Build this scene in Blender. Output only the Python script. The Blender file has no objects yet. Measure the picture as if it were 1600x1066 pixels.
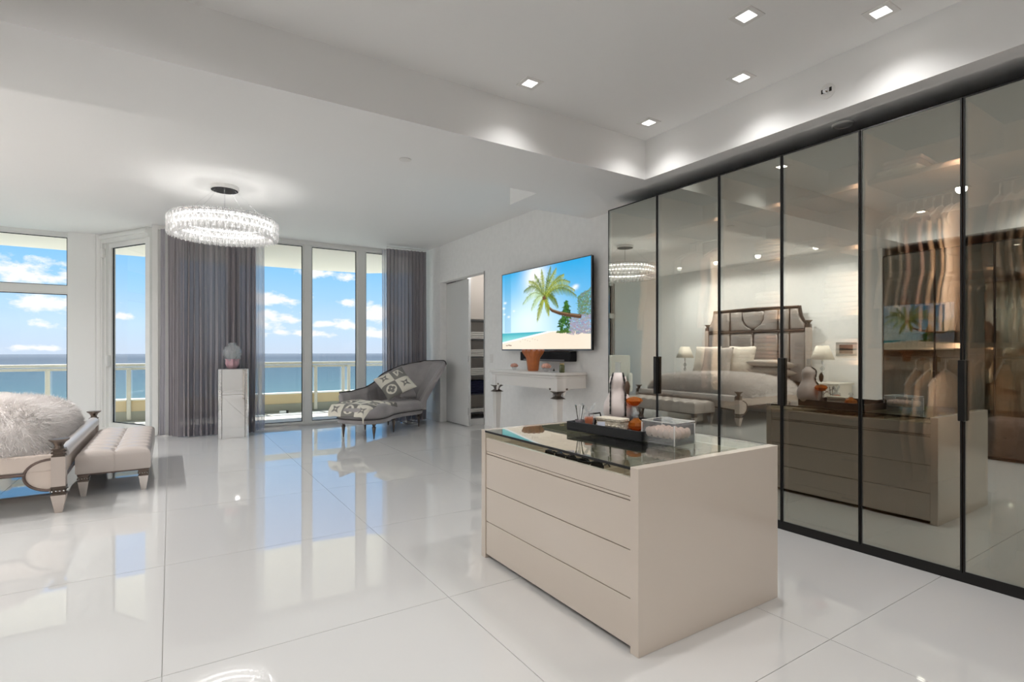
import bpy, bmesh, math, random
import numpy as np
from mathutils import Vector, Matrix
random.seed(4); rng=np.random.RandomState(7)
PI=math.pi
sc=bpy.context.scene; COL=sc.collection
# ---------------------------------------------------------------- camera, world, sun, exposure
cam=bpy.data.cameras.new('camera'); co=bpy.data.objects.new('camera',cam); COL.objects.link(co)
co.location=(0,0,1.21); co.rotation_euler=(PI/2,0,-math.atan2(534,830))
cam.sensor_width=36; cam.lens=36*830/1600; cam.shift_y=15/1600; cam.clip_end=40000; cam.clip_start=.05
sc.camera=co
vs=sc.view_settings; vs.view_transform='Standard'; vs.look='None'; vs.gamma=1; vs.exposure=0.12
try: vs.use_curve_mapping=False
except Exception: pass
cy=sc.cycles
cy.use_denoising=True; cy.max_bounces=14; cy.diffuse_bounces=7; cy.glossy_bounces=7; cy.transmission_bounces=8; cy.transparent_max_bounces=24
cy.caustics_reflective=False; cy.caustics_refractive=False; cy.sample_clamp_indirect=6
def lin(v):
    v/=255.; return v/12.92 if v<=.04045 else ((v+.055)/1.055)**2.4
def C(r,g,b): return (lin(r),lin(g),lin(b),1)
def world():
    w=bpy.data.worlds.new('sky'); sc.world=w; w.use_nodes=True; nt=w.node_tree; N=nt.nodes; L=nt.links; N.clear()
    def n(t,**k):
        x=N.new(t)
        for a,b in k.items(): setattr(x,a,b)
        return x
    def m(op,a,b=None,c=None,clamp=False):
        x=n('ShaderNodeMath',operation=op); x.use_clamp=clamp
        for i,v in enumerate((a,b,c)):
            if v is None: continue
            if isinstance(v,(int,float)): x.inputs[i].default_value=v
            else: L.new(v,x.inputs[i])
        return x.outputs[0]
    tc=n('ShaderNodeTexCoord'); sep=n('ShaderNodeSeparateXYZ'); L.new(tc.outputs['Generated'],sep.inputs[0])
    X,Y,Zz=sep.outputs
    ya=m('MAXIMUM',m('ABSOLUTE',Y),.15)
    u=m('DIVIDE',X,ya); v=m('DIVIDE',Zz,ya)
    ramp=n('ShaderNodeValToRGB'); L.new(m('MULTIPLY',m('MAXIMUM',Zz,0),3.0,clamp=True),ramp.inputs[0])
    cr=ramp.color_ramp; cr.elements[0].position=0; cr.elements[0].color=C(205,220,240)
    cr.elements[1].position=1; cr.elements[1].color=C(92,160,232)
    for p,c in ((.12,C(198,224,248)),(.28,C(166,212,250)),(.48,C(128,196,250))):
        e=cr.elements.new(p); e.color=c
    cb=n('ShaderNodeCombineXYZ'); L.new(u,cb.inputs[0]); L.new(m('MULTIPLY',v,1.9),cb.inputs[1])
    nz=n('ShaderNodeTexNoise'); nz.inputs['Scale'].default_value=26; nz.inputs['Detail'].default_value=7; nz.inputs['Roughness'].default_value=.58
    L.new(cb.outputs[0],nz.inputs['Vector'])
    blobs=[(-.172,.110,.060,.017),(-.140,.068,.040,.013),(.155,.090,.042,.010),(.150,.053,.034,.015),(.345,.075,.040,.020),(.285,.090,.020,.008),
           (.285,.047,.030,.010),(.235,.140,.050,.007),(.235,.049,.016,.006),(-.066,.052,.013,.006),(-.150,.036,.018,.006),(.20,.030,.06,.006),(.345,.034,.05,.008),
           (-.155,.004,.03,.004),(-.45,.09,.10,.03),(.75,.10,.12,.03),(-.9,.16,.15,.04),(.5,.045,.06,.012)]
    tot=None
    for (a,b,su,sv) in blobs:
        du=m('DIVIDE',m('SUBTRACT',u,a),su); dv=m('DIVIDE',m('SUBTRACT',v,b),sv)
        g=m('SUBTRACT',1.3,m('SQRT',m('ADD',m('MULTIPLY',du,du),m('MULTIPLY',dv,dv))))
        tot=g if tot is None else m('MAXIMUM',tot,g)
    dens=m('ADD',m('MAXIMUM',tot,-1.0),m('MULTIPLY',m('SUBTRACT',nz.outputs['Fac'],.5),5.0))
    dens=m('MULTIPLY',m('ADD',dens,-.10),1.3,clamp=True)
    mix=n('ShaderNodeMix',data_type='RGBA'); L.new(m('MULTIPLY',dens,.93),mix.inputs[0]); L.new(ramp.outputs[0],mix.inputs[6]); mix.inputs[7].default_value=C(250,249,252)
    bg=n('ShaderNodeBackground'); L.new(mix.outputs[2],bg.inputs[0]); bg.inputs[1].default_value=1.08
    out=n('ShaderNodeOutputWorld'); L.new(bg.outputs[0],out.inputs[0])
world()
sl=bpy.data.lights.new('sun','SUN'); sl.energy=10; sl.angle=.009; sl.color=(1,.95,.86)
so=bpy.data.objects.new('sun',sl); COL.objects.link(so); so.location=(0,30,40)
so.rotation_euler=Vector((.12,-.50,-.86)).to_track_quat('-Z','Y').to_euler()
LAMP_POWER=68      # each recessed ceiling lamp
# ---------------------------------------------------------------- materials
MATS={}
def mat(name,col,rough=.5,metal=0,ior=1.45,coat=0,bump=0,bscale=40,var=0,vscale=6,emit=None,es=1,sheen=0,stretch=None):
    if name in MATS: return MATS[name]
    m=bpy.data.materials.new(name); m.use_nodes=True; nt=m.node_tree; b=nt.nodes['Principled BSDF']; L=nt.links
    b.inputs['Base Color'].default_value=col; b.inputs['Roughness'].default_value=rough; b.inputs['Metallic'].default_value=metal
    b.inputs['IOR'].default_value=ior; b.inputs['Coat Weight'].default_value=coat; b.inputs['Sheen Weight'].default_value=sheen
    b.inputs['Coat Roughness'].default_value=.03
    if emit: b.inputs['Emission Color'].default_value=emit; b.inputs['Emission Strength'].default_value=es
    src=None
    if bump or var:
        tc=nt.nodes.new('ShaderNodeTexCoord'); src=tc.outputs['Object']
        if stretch:
            mp=nt.nodes.new('ShaderNodeMapping'); mp.inputs['Scale'].default_value=stretch; L.new(src,mp.inputs[0]); src=mp.outputs[0]
    if var:
        nz=nt.nodes.new('ShaderNodeTexNoise'); nz.inputs['Scale'].default_value=vscale; nz.inputs['Detail'].default_value=4; L.new(src,nz.inputs['Vector'])
        r=nt.nodes.new('ShaderNodeMapRange'); r.inputs['From Min'].default_value=.25; r.inputs['From Max'].default_value=.75
        r.inputs['To Min'].default_value=1-var; r.inputs['To Max'].default_value=1+var; L.new(nz.outputs['Fac'],r.inputs['Value'])
        x=nt.nodes.new('ShaderNodeVectorMath'); x.operation='SCALE'; x.inputs[0].default_value=col[:3]; L.new(r.outputs[0],x.inputs['Scale']); L.new(x.outputs[0],b.inputs['Base Color'])
    if bump:
        nz=nt.nodes.new('ShaderNodeTexNoise'); nz.inputs['Scale'].default_value=bscale; nz.inputs['Detail'].default_value=5; L.new(src,nz.inputs['Vector'])
        bp=nt.nodes.new('ShaderNodeBump'); bp.inputs['Strength'].default_value=bump; bp.inputs['Distance'].default_value=.01; L.new(nz.outputs['Fac'],bp.inputs['Height']); L.new(bp.outputs[0],b.inputs['Normal'])
    MATS[name]=m; return m
def vcmat(name,rough=.7,emit=0,attr='tint'):
    m=bpy.data.materials.new(name); m.use_nodes=True; nt=m.node_tree; b=nt.nodes['Principled BSDF']
    a=nt.nodes.new('ShaderNodeAttribute'); a.attribute_name=attr
    b.inputs['Roughness'].default_value=rough
    if emit:
        b.inputs['Base Color'].default_value=(.01,.01,.01,1); nt.links.new(a.outputs['Color'],b.inputs['Emission Color']); b.inputs['Emission Strength'].default_value=emit
    else: nt.links.new(a.outputs['Color'],b.inputs['Base Color'])
    return m
def glassmat(name,tint,gloss,ior=1.5,fac=None,rough=0.0,diff=None):
    """thin sheet glass: transparent + mirror; fac None -> fresnel"""
    m=bpy.data.materials.new(name); m.use_nodes=True; nt=m.node_tree; N=nt.nodes; L=nt.links; N.clear()
    o=N.new('ShaderNodeOutputMaterial'); t=N.new('ShaderNodeBsdfTransparent'); t.inputs[0].default_value=tint
    g=N.new('ShaderNodeBsdfGlossy'); g.inputs[0].default_value=gloss; g.inputs['Roughness'].default_value=rough
    if fac=='add':
        a=N.new('ShaderNodeAddShader'); L.new(t.outputs[0],a.inputs[0]); L.new(g.outputs[0],a.inputs[1]); last=a
    else:
        a=N.new('ShaderNodeMixShader'); L.new(t.outputs[0],a.inputs[1]); L.new(g.outputs[0],a.inputs[2])
        if fac is None:   # Schlick reflectance of the front faces only (sheet does not refract)
            F0=((ior-1)/(ior+1))**2
            lw=N.new('ShaderNodeLayerWeight'); lw.inputs[0].default_value=.5; pw=N.new('ShaderNodeMath'); pw.operation='POWER'; pw.inputs[1].default_value=5; L.new(lw.outputs['Facing'],pw.inputs[0])
            ma=N.new('ShaderNodeMath'); ma.operation='MULTIPLY_ADD'; ma.inputs[1].default_value=1-F0; ma.inputs[2].default_value=F0; L.new(pw.outputs[0],ma.inputs[0])
            ge=N.new('ShaderNodeNewGeometry'); sb=N.new('ShaderNodeMath'); sb.operation='SUBTRACT'; sb.inputs[0].default_value=1; L.new(ge.outputs['Backfacing'],sb.inputs[1])
            mu=N.new('ShaderNodeMath'); mu.operation='MULTIPLY'; L.new(ma.outputs[0],mu.inputs[0]); L.new(sb.outputs[0],mu.inputs[1]); L.new(mu.outputs[0],a.inputs[0])
        else: a.inputs[0].default_value=fac
        last=a
    if diff:
        d=N.new('ShaderNodeBsdfDiffuse'); d.inputs[0].default_value=diff[0]; x=N.new('ShaderNodeMixShader'); x.inputs[0].default_value=diff[1]
        L.new(last.outputs[0],x.inputs[1]); L.new(d.outputs[0],x.inputs[2]); last=x
    L.new(last.outputs[0],o.inputs[0]); MATS[name]=m; return m
M_WALL=mat('painted_wall',(.88,.875,.86,1),.85,bump=.05,bscale=30)
M_PAPER=mat('textured_wallpaper',(.90,.895,.885,1),.75,bump=.25,bscale=22,var=.03,vscale=14)
M_CEIL=mat('ceiling_paint',(.90,.898,.89,1),.9)
M_TILE=mat('polished_porcelain',(.72,.718,.712,1),.026,ior=2.0,var=.012,vscale=.7)
M_GROUT=mat('grout',C(185,184,180),.7)
M_WHITE=mat('white_lacquer',(.82,.81,.79,1),.35)
M_FRAME=mat('window_metal',(.80,.80,.78,1),.4)
M_BLACK=mat('black_metal',C(18,17,17),.35)
M_RUBBER=mat('black_gasket',C(25,27,30),.6)
M_CHROME=mat('chrome',(.85,.85,.86,1),.08,metal=1)
M_TAUPE=mat('taupe_lacquer',C(211,199,186),.13,ior=1.5,coat=.3)
M_GAP=mat('shadow_gap_brown',C(70,60,52),.8)
M_SILVER=mat('aged_silver',C(120,108,100),.28,metal=.9,bump=.3,bscale=60)
M_SATIN=mat('champagne_leather',C(196,184,176),.30,metal=.15,bump=.06,bscale=90)
M_LEATHER=mat('pearl_leather',C(200,190,184),.30,bump=.05,bscale=120,coat=.15)
M_VELVET=mat('grey_velvet',C(158,153,154),.6,var=.14,vscale=5,sheen=.4,bump=.1,bscale=14)
M_VELVETD=mat('dark_velvet_piping',C(70,66,66),.6)
M_FUR=mat('long_pile_fur',C(232,228,226),.9,var=.06,vscale=7)
M_CURT=None
M_WINGLASS=glassmat('window_glass',(.97,.98,.98,1),(1,1,1,1),1.35)
M_RAILGLASS=glassmat('balustrade_glass',(.80,.88,.92,1),(1,1,1,1),1.4)
M_SMOKED=glassmat('smoked_mirror_glass',(.38,.35,.32,1),(.385,.402,.372,1),fac='add')
M_SMOKED2=glassmat('smoked_glass_darker',(.42,.38,.33,1),(.20,.20,.185,1),fac='add')
M_TOPGLASS=glassmat('green_tinted_glass',(.80,.85,.81,1),(1,1,1,1),1.75)
M_CLEAR=glassmat('clear_crystal',(.90,.92,.93,1),(1,1,1,1),1.9,diff=((.9,.92,.94,1),.14))
M_CRYS=glassmat('chandelier_crystal',(.92,.92,.92,1),(1,1,1,1),2.0,diff=((.95,.95,.95,1),.35))
M_LUCITE=glassmat('lucite',(.93,.94,.95,1),(1,1,1,1),1.6,diff=((.92,.94,.96,1),.07))
M_AMBER=glassmat('amber_glass',(.86,.36,.07,1),(1,.92,.85,1),1.9,diff=((.62,.20,.03,1),.38))
M_AMBERV=mat('amber_frosted_glass',C(182,104,52),.3,ior=1.5,coat=.3,var=.15,vscale=20)
M_PINK=mat('pink_glass',C(205,165,175),.15,coat=.5)
M_MIRROR=mat('mirror_panel',(.88,.88,.88,1),.03,metal=1)
M_LAMP=mat('lamp_lens',(1,1,1,1),.5,emit=(1,.96,.90,1),es=9)
M_LED=mat('led_strip',(1,1,1,1),.5,emit=(1,.97,.93,1),es=10)
M_WOOD=mat('closet_melamine',C(205,180,155),.5,var=.05)
M_TOWEL=mat('white_terry',C(232,228,222),.95,bump=.5,bscale=300)
M_NAVY=mat('navy_terry',C(32,33,62),.95,bump=.5,bscale=300)
# ---------------------------------------------------------------- mesh helpers
def bx(bm,x0,x1,y0,y1,z0,z1,bev=0,seg=1):
    vs_=[bm.verts.new((x,y,z)) for x in (x0,x1) for y in (y0,y1) for z in (z0,z1)]
    F=[bm.faces.new([vs_[i] for i in f]) for f in ((0,1,3,2),(4,6,7,5),(0,4,5,1),(2,3,7,6),(0,2,6,4),(1,5,7,3))]
    if bev:
        es=list({e for f in F for e in f.edges})
        bmesh.ops.bevel(bm,geom=es,offset=bev,segments=seg,profile=.5,affect='EDGES')
    return bm
def B(*a,**k): return bx(bmesh.new(),*a,**k)
def lathe(prof,seg=24,c=(0,0,0),bm=None,rib=None,cap=True):
    bm=bm or bmesh.new(); rings=[]
    for (r,z) in prof:
        ring=[]
        for i in range(seg):
            a=2*PI*i/seg; rr=max(r,.0004)*(1+(rib[1]*math.cos(rib[0]*a)*min(1,max(0,z-prof[0][1])*rib[2]) if rib else 0))
            ring.append(bm.verts.new((c[0]+rr*math.cos(a),c[1]+rr*math.sin(a),c[2]+z)))
        rings.append(ring)
    for a,b in zip(rings,rings[1:]):
        for i in range(seg): bm.faces.new((a[i],a[(i+1)%seg],b[(i+1)%seg],b[i]))
    if cap:
        bm.faces.new(rings[0][::-1]); bm.faces.new(rings[-1])
    return bm
def tube(pts,r,seg=8,bm=None,closed=False):
    bm=bm or bmesh.new(); pts=[Vector(p) for p in pts]; n=len(pts); rs=r if isinstance(r,(list,tuple)) else [r]*n
    rings=[]; ref=None
    for i,p in enumerate(pts):
        if closed: t=(pts[(i+1)%n]-pts[i-1])
        else: t=(pts[min(i+1,n-1)]-pts[max(i-1,0)])
        t.normalize()
        if ref is None: ref=Vector((0,0,1)) if abs(t.z)<.9 else Vector((1,0,0))
        a=t.cross(ref).normalized(); b=a.cross(t).normalized(); ref=b
        rings.append([bm.verts.new(p+a*math.cos(2*PI*k/seg)*rs[i]+b*math.sin(2*PI*k/seg)*rs[i]) for k in range(seg)])
    m=n if closed else n-1
    for i in range(m):
        A=rings[i]; D=rings[(i+1)%n]
        for k in range(seg): bm.faces.new((A[k],A[(k+1)%seg],D[(k+1)%seg],D[k]))
    if not closed: bm.faces.new(rings[0][::-1]); bm.faces.new(rings[-1])
    return bm
def frustum(bm,cx,cy,z0,z1,a0,b0,a1,b1):
    lo=[bm.verts.new((cx+sx*a0,cy+sy*b0,z0)) for sx,sy in ((-1,-1),(1,-1),(1,1),(-1,1))]
    hi=[bm.verts.new((cx+sx*a1,cy+sy*b1,z1)) for sx,sy in ((-1,-1),(1,-1),(1,1),(-1,1))]
    bm.faces.new(lo[::-1]); bm.faces.new(hi)
    for i in range(4): bm.faces.new((lo[i],lo[(i+1)%4],hi[(i+1)%4],hi[i]))
    return bm
def prism(bm,poly,z0,z1,axis='z'):
    def P(a,b,c): return {'z':(a,b,c),'x':(c,a,b),'y':(a,c,b)}[axis]
    lo=[bm.verts.new(P(a,b,z0)) for a,b in poly]; hi=[bm.verts.new(P(a,b,z1)) for a,b in poly]
    bm.faces.new(lo[::-1]); bm.faces.new(hi); n=len(poly)
    for i in range(n): bm.faces.new((lo[i],lo[(i+1)%n],hi[(i+1)%n],hi[i]))
    return bm
def sphere(bm,c,r,u=16,v=10,sc_=(1,1,1)):
    bmesh.ops.create_uvsphere(bm,u_segments=u,v_segments=v,radius=1,matrix=Matrix.Translation(c)@Matrix.Diagonal((r*sc_[0],r*sc_[1],r*sc_[2],1)))
    return bm
def grid(nu,nv,fn,closed_u=False):
    bm=bmesh.new(); V=[[bm.verts.new(fn(i/(nu-1 if not closed_u else nu),j/(nv-1))) for j in range(nv)] for i in range(nu)]
    for i in range(nu if closed_u else nu-1):
        for j in range(nv-1): bm.faces.new((V[i][j],V[(i+1)%nu][j],V[(i+1)%nu][j+1],V[i][j+1]))
    return bm
def obj(name,bm,m,parent=None,smooth=False,keep=False,solid=0,subs=0):
    me=bpy.data.meshes.new(name)
    if isinstance(bm,bmesh.types.BMesh):
        bmesh.ops.recalc_face_normals(bm,faces=bm.faces); bm.to_mesh(me); bm.free()
    else: me=bm
    if m: me.materials.append(m)
    if smooth:
        me.polygons.foreach_set('use_smooth',[True]*len(me.polygons))
        if smooth!='all':
            try: me.set_sharp_from_angle(angle=math.radians(40))
            except Exception: pass
    o=bpy.data.objects.new(name,me); COL.objects.link(o)
    if parent is not None: o.parent=parent
    if solid:
        md=o.modifiers.new('thickness','SOLIDIFY'); md.thickness=solid; md.offset=0
    if subs:
        md=o.modifiers.new('smooth','SUBSURF'); md.levels=subs; md.render_levels=subs
    return o
def tag(o,label=None,cat=None,group=None,kind=None):
    if label: o['label']=label
    if cat: o['category']=cat
    if group: o['group']=group
    if kind: o['kind']=kind
    return o
def thing(name,label,cat,loc=(0,0,0),rz=0,group=None,kind=None):
    o=bpy.data.objects.new(name,None); COL.objects.link(o); o.location=loc; o.rotation_euler=(0,0,rz); o.empty_display_size=.05
    return tag(o,label,cat,group,kind)
def struct(name,bm,m,parent=None,**k):
    o=obj(name,bm,m,parent,**k)
    if parent is None: o['kind']='structure'
    return o
def sgroup(name,loc=(0,0,0),rz=0):
    o=bpy.data.objects.new(name,None); COL.objects.link(o); o.location=loc; o.rotation_euler=(0,0,rz); o['kind']='structure'; return o
def dup(root,loc,rz=None,label=None,group=None):
    r=root.copy(); COL.objects.link(r); r.location=loc
    if rz is not None: r.rotation_euler=(0,0,rz)
    if label: r['label']=label
    if group: r['group']=group
    for ch in list(root.children):
        c=ch.copy(); COL.objects.link(c); c.parent=r
        for g in list(ch.children):
            d=g.copy(); COL.objects.link(d); d.parent=c
    return r
def copy_part(o,parent,loc=None,rot=None):
    c=o.copy(); COL.objects.link(c); c.parent=parent
    if loc is not None: c.location=loc
    if rot is not None: c.rotation_euler=rot
    return c
def setcol(me,fn):
    """per-vertex colours (flat print) from fn(list of vertex index)->Nx4"""
    a=me.color_attributes.new('tint','FLOAT_COLOR','POINT'); a.data.foreach_set('color',np.asarray(fn,dtype=np.float32).ravel())
# small raster painter used for flat print (screen picture, knitted pattern)
def seg(img,p0,p1,w0,w1,col,asp=1.0):
    H_,W_=img.shape[:2]; (x0,y0),(x1,y1)=p0,p1; w=max(w0,w1)
    ax=max(0,int((min(x0,x1)-w)/asp*H_)); bx_=min(W_,int((max(x0,x1)+w)/asp*H_)+2) if asp!=1 else 0
    ax=max(0,int((min(x0,x1)-w)*H_)); bx_=min(W_,int((max(x0,x1)+w)*H_)+2); ay=max(0,int((min(y0,y1)-w)*H_)); by=min(H_,int((max(y0,y1)+w)*H_)+2)
    if bx_<=ax or by<=ay: return
    yy,xx=np.mgrid[ay:by,ax:bx_]; X=(xx+.5)/H_; Y=(yy+.5)/H_
    dx,dy=x1-x0,y1-y0; L2=dx*dx+dy*dy+1e-9; t=np.clip(((X-x0)*dx+(Y-y0)*dy)/L2,0,1)
    d=np.hypot(X-x0-t*dx,Y-y0-t*dy); ww=w0+(w1-w0)*t; a=np.clip((ww-d)*H_+.5,0,1)[...,None]
    img[ay:by,ax:bx_]=img[ay:by,ax:bx_]*(1-a)+np.array(col[:3])*a
# ================================================================ STRUCTURE
CH=2.98; SOF=2.65
bm=B(-3.1,5.4,-1.9,9.14,-.12,-.004); prism(bm,[(-3.1,9.14),(-.15,9.14),(-.88,10.42),(-3.1,10.42)],-.12,-.004); fl=struct('floor',bm,M_GROUT)
xs=[-.026+1.175*k for k in range(-3,6)]; ys=[1.15+1.21*k for k in range(-3,9)]
xs=[-3.0]+[x for x in xs if -2.9<x<5.3]+[5.35]; ys=[-1.75]+[y for y in ys if -1.7<y<8.9]+[9.11,10.36]
for x0,x1 in zip(xs,xs[1:]):
    for y0,y1 in zip(ys,ys[1:]):
        if (x0>4 and y0<5) or (y0>9.1 and x0>-.5): continue
        if y0>9.1 and x1>-.5:
            obj('floor_tile',prism(bmesh.new(),[(x0,y0),(-.18,y0),(-.86,y1),(x0,y1)],-.003,0),M_TILE,fl); continue
        obj('floor_tile',B(x0+.0014,x1-.0014,y0+.0014,y1-.0014,-.003,0),M_TILE,fl)
bm=B(-3.1,4.2,-1.9,9.14,CH,CH+.12); prism(bm,[(-3.1,9.14),(-.15,9.14),(-.88,10.46),(-3.1,10.46)],CH,CH+.12); ce=struct('ceiling',bm,M_CEIL)
obj('beam',B(-2.9,3.85,3.157,3.96,SOF,CH),M_CEIL,ce)
obj('soffit',B(2.82,3.85,3.96,4.42,SOF,CH),M_CEIL,ce)
obj('soffit',B(3.365,4.2,-1.7,3.157,SOF,CH),M_CEIL,ce)
obj('soffit',B(3.85,4.2,3.157,3.72,SOF,CH),M_CEIL,ce)
obj('soffit',B(-2.9,-1.38,-1.7,3.157,SOF,CH),M_CEIL,ce)
obj('soffit',B(-1.38,3.365,-1.7,-1.1,SOF,CH),M_CEIL,ce)
# right wall with the pocket door opening
bm=B(3.85,3.97,3.72,6.725,0,CH); bx(bm,3.85,3.97,6.725,8.237,2.36,CH); bx(bm,3.85,3.97,8.237,9.2,0,CH)
struct('wall_right',bm,M_PAPER)
struct('wall_behind_closet',B(4.09,4.2,-1.8,3.74,0,CH),M_WALL)
struct('wall_left',B(-3.0,-2.9,-1.8,10.5,0,CH),M_PAPER)
struct('wall_front',B(-3.0,4.2,-1.8,-1.7,0,CH),M_WALL)
struct('wall_return',B(-2.9,-1.46,3.46,3.74,0,SOF+.02),M_WALL)
bm=B(3.845-.012,3.85,3.73,6.70,0,.13); bx(bm,3.838,3.85,8.26,9.0,0,.13); struct('baseboard_right',bm,M_WHITE)
struct('baseboard_left',B(-2.9,-2.885,3.75,10.3,0,.13),M_WHITE)
# linen closet beyond the door
bm=B(5.0,5.08,6.5,8.6,0,2.6); bx(bm,3.97,5.08,6.4,6.5,0,2.6); bx(bm,3.97,5.08,8.5,8.6,0,2.6)
struct('wall_closet',bm,M_WALL); struct('ceiling_closet',B(3.97,5.08,6.4,8.6,2.6,2.66),M_CEIL)
# steel trim of the opening
bm=B(3.842,3.972,6.715,6.735,0,2.37); struct('trim_1',bm,mat('brushed_trim',C(178,176,172),.4,metal=.4))
d=sgroup('door_1',(3.99,7.85,0))
obj('door_leaf',B(-.018,.022,-.406,.45,.01,2.345,.002),mat('door_grey_white',(.74,.74,.73,1),.4),d)
for z in (.25,1.08,2.0): obj('hinge',B(-.024,-.012,-.411,-.402,z-.06 if z<1 else z-.05,z+.05),M_CHROME,d)
# ---- windows
def pane_frame(g,x0,x1,z0,z1,y=0,fw=.035,name='sash'):
    bm=B(x0,x1,y-.03,y+.03,z0,z0+fw); bx(bm,x0,x1,y-.03,y+.03,z1-fw,z1); bx(bm,x0,x0+fw,y-.03,y+.03,z0+fw,z1-fw); bx(bm,x1-fw,x1,y-.03,y+.03,z0+fw,z1-fw)
    s=obj(name,bm,M_FRAME,g)
    q=.010; a0,a1,c0,c1=x0+fw,x1-fw,z0+fw,z1-fw
    bm=B(a0,a1,y-.008,y+.008,c0,c0+q); bx(bm,a0,a1,y-.008,y+.008,c1-q,c1); bx(bm,a0,a0+q,y-.008,y+.008,c0+q,c1-q); bx(bm,a1-q,a1,y-.008,y+.008,c0+q,c1-q)
    obj('gasket',bm,M_RUBBER,s)
    obj('pane',B(a0,a1,y-.004,y+.004,c0,c1),M_WINGLASS,s)
g=sgroup('window_1',(0,9.07,0))
obj('window_track',B(-.19,3.97,-.07,.07,0,.045),M_FRAME,g)
obj('head_track',B(-.19,3.97,-.07,.07,2.92,CH),M_FRAME,g)
for a,b in ((-.15,.03),(.75,.86),(1.815,1.925),(2.685,2.815),(3.74,3.97)): obj('mullion',B(a,b,-.055,.055,.045,2.92,.004),M_FRAME,g)
for a,b in ((.03,.75),(.86,1.815),(1.925,2.685),(2.815,3.74)):
    pane_frame(g,a,b,.045,2.92,fw=.018)
obj('floor_strip',B(-.19,3.85,-.13,-.07,0,.02),M_CHROME,g)
g=sgroup('window_2',(-.9,10.39,0),-1.0178)
L_=1.352
obj('head_casing',B(0,L_,-.09,.07,2.84,CH),M_FRAME,g); obj('head_moulding',B(.02,L_-.02,-.12,-.09,2.90,2.95),M_FRAME,g)
obj('sill',B(0,L_,-.09,.07,0,.05),M_FRAME,g)
obj('jamb',B(0,.26,-.07,.06,.05,2.84),M_FRAME,g); obj('jamb_moulding',B(.10,.14,-.10,-.07,.05,2.84),M_FRAME,g); obj('jamb_moulding',B(.19,.22,-.10,-.07,.05,2.84),M_FRAME,g)
obj('jamb',B(L_-.10,L_,-.07,.06,.05,2.84),M_FRAME,g)
pane_frame(g,.26,L_-.10,.05,2.84,fw=.065,name='door_sash')
obj('lever_handle',B(.275,.315,-.085,-.03,.97,1.14,.008),M_WHITE,g); obj('latch_cover',B(.20,.26,-.12,-.07,2.62,2.76,.01),M_WHITE,g)
g=sgroup('window_3',(-1.28,10.35,0),.0)
obj('head_track',B(-1.62,0,-.06,.06,2.93,CH),M_FRAME,g); obj('sill',B(-1.62,0,-.06,.06,0,.30),M_FRAME,g)
obj('transom',B(-1.62,0,-.055,.055,2.075,2.165),M_FRAME,g)
for z0,z1 in ((.30,2.075),(2.165,2.93)): pane_frame(g,-1.62,-.0,z0,z1,fw=.02)
bm=prism(bmesh.new(),[(-1.28,10.22),(-.96,10.20),(-.86,10.27),(-.86,10.5),(-1.28,10.5)],0,CH); struct('wall_column',bm,M_WALL)
bm=lathe([(.06,0),(.06,CH)],20,(-.90,10.25,0)); struct('trim_2',bm,M_WHITE,smooth=True)
struct('wall_bay',B(-3.0,-2.9,10.3,10.5,0,CH),M_WALL)
bm=B(-.215,-.145,8.985,9.2,.001,CH-.001); struct('trim_3',bm,M_FRAME)
bm=B(3.97,4.2,9.0,9.25,0,CH); struct('wall_corner',bm,M_WALL)
# ---- balcony
M_STUC=mat('beige_render',C(226,204,160),.85,bump=.1); M_CONC=mat('balcony_plinth',C(170,168,150),.8); M_SOFT=mat('cream_render',C(252,242,230),.9)
M_RAIL=mat('cream_rail_paint',C(226,220,202),.45)
struct('trim_balcony_floor',B(-6,7,9.12,12.0,-.16,-.03),mat('balcony_stone',C(200,197,190),.6,var=.05,vscale=3))
pts=[(-6,12.10),(-2.8,12.05),(0,12.12),(2.6,12.12),(3.8,11.95),(4.6,11.3),(5.4,10.4),(6.2,9.12)]
bm=prism(bmesh.new(),[(-6,10.47),(-6,12.1)]+[(x,y) for x,y in pts[1:]]+[(-.11,9.15),(-.86,10.47)],CH-.01,CH+.25); struct('ceiling_balcony',bm,M_SOFT)
struct('wall_parapet',B(-6,5.2,11.45,11.65,-.03,.14),M_CONC); 
cb_=thing('balcony_curb','beige rendered curb running under the balcony glass railing','curb',(0,11.5,.14))
obj('curb_body',B(-6,5.2,-.03,.16,0,.19),M_STUC,cb_); obj('curb_cap',B(-6,5.2,-.05,.18,.19,.215),mat('curb_cap_white',C(250,246,236),.6),cb_)
rl=thing('balcony_railing','cream metal balcony railing with clear glass infill facing the sea','railing',(0,11.5,.355))
obj('top_rail',B(-6,5.2,-.035,.035,.575,.625,.01,2),M_RAIL,rl); obj('under_rail',B(-6,5.2,-.02,.02,.515,.56),M_RAIL,rl)
px_=[-5.2,-4.0,-2.85,-1.69,-.61,.62,1.48,2.53,3.09,3.21,4.3,5.1]
for x in px_: obj('post',B(x-.033,x+.033,-.085,-.04,-.36,.545,.015,2),M_RAIL,rl)
for a,b in zip(px_,px_[1:]):
    if b-a>.3: obj('glass_panel',B(a+.05,b-.05,-.006,.006,.0,.515),M_RAILGLASS,rl)
bl=thing('deck_light','small white deck light on the balcony floor beside the beige curb','light',(1.9,11.28,-.03)); obj('housing',B(-.09,.03,-.03,.03,0,.05,.005),M_WHITE,bl); obj('lens',B(.03,.07,-.03,.03,0,.055),M_BLACK,bl)
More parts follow.
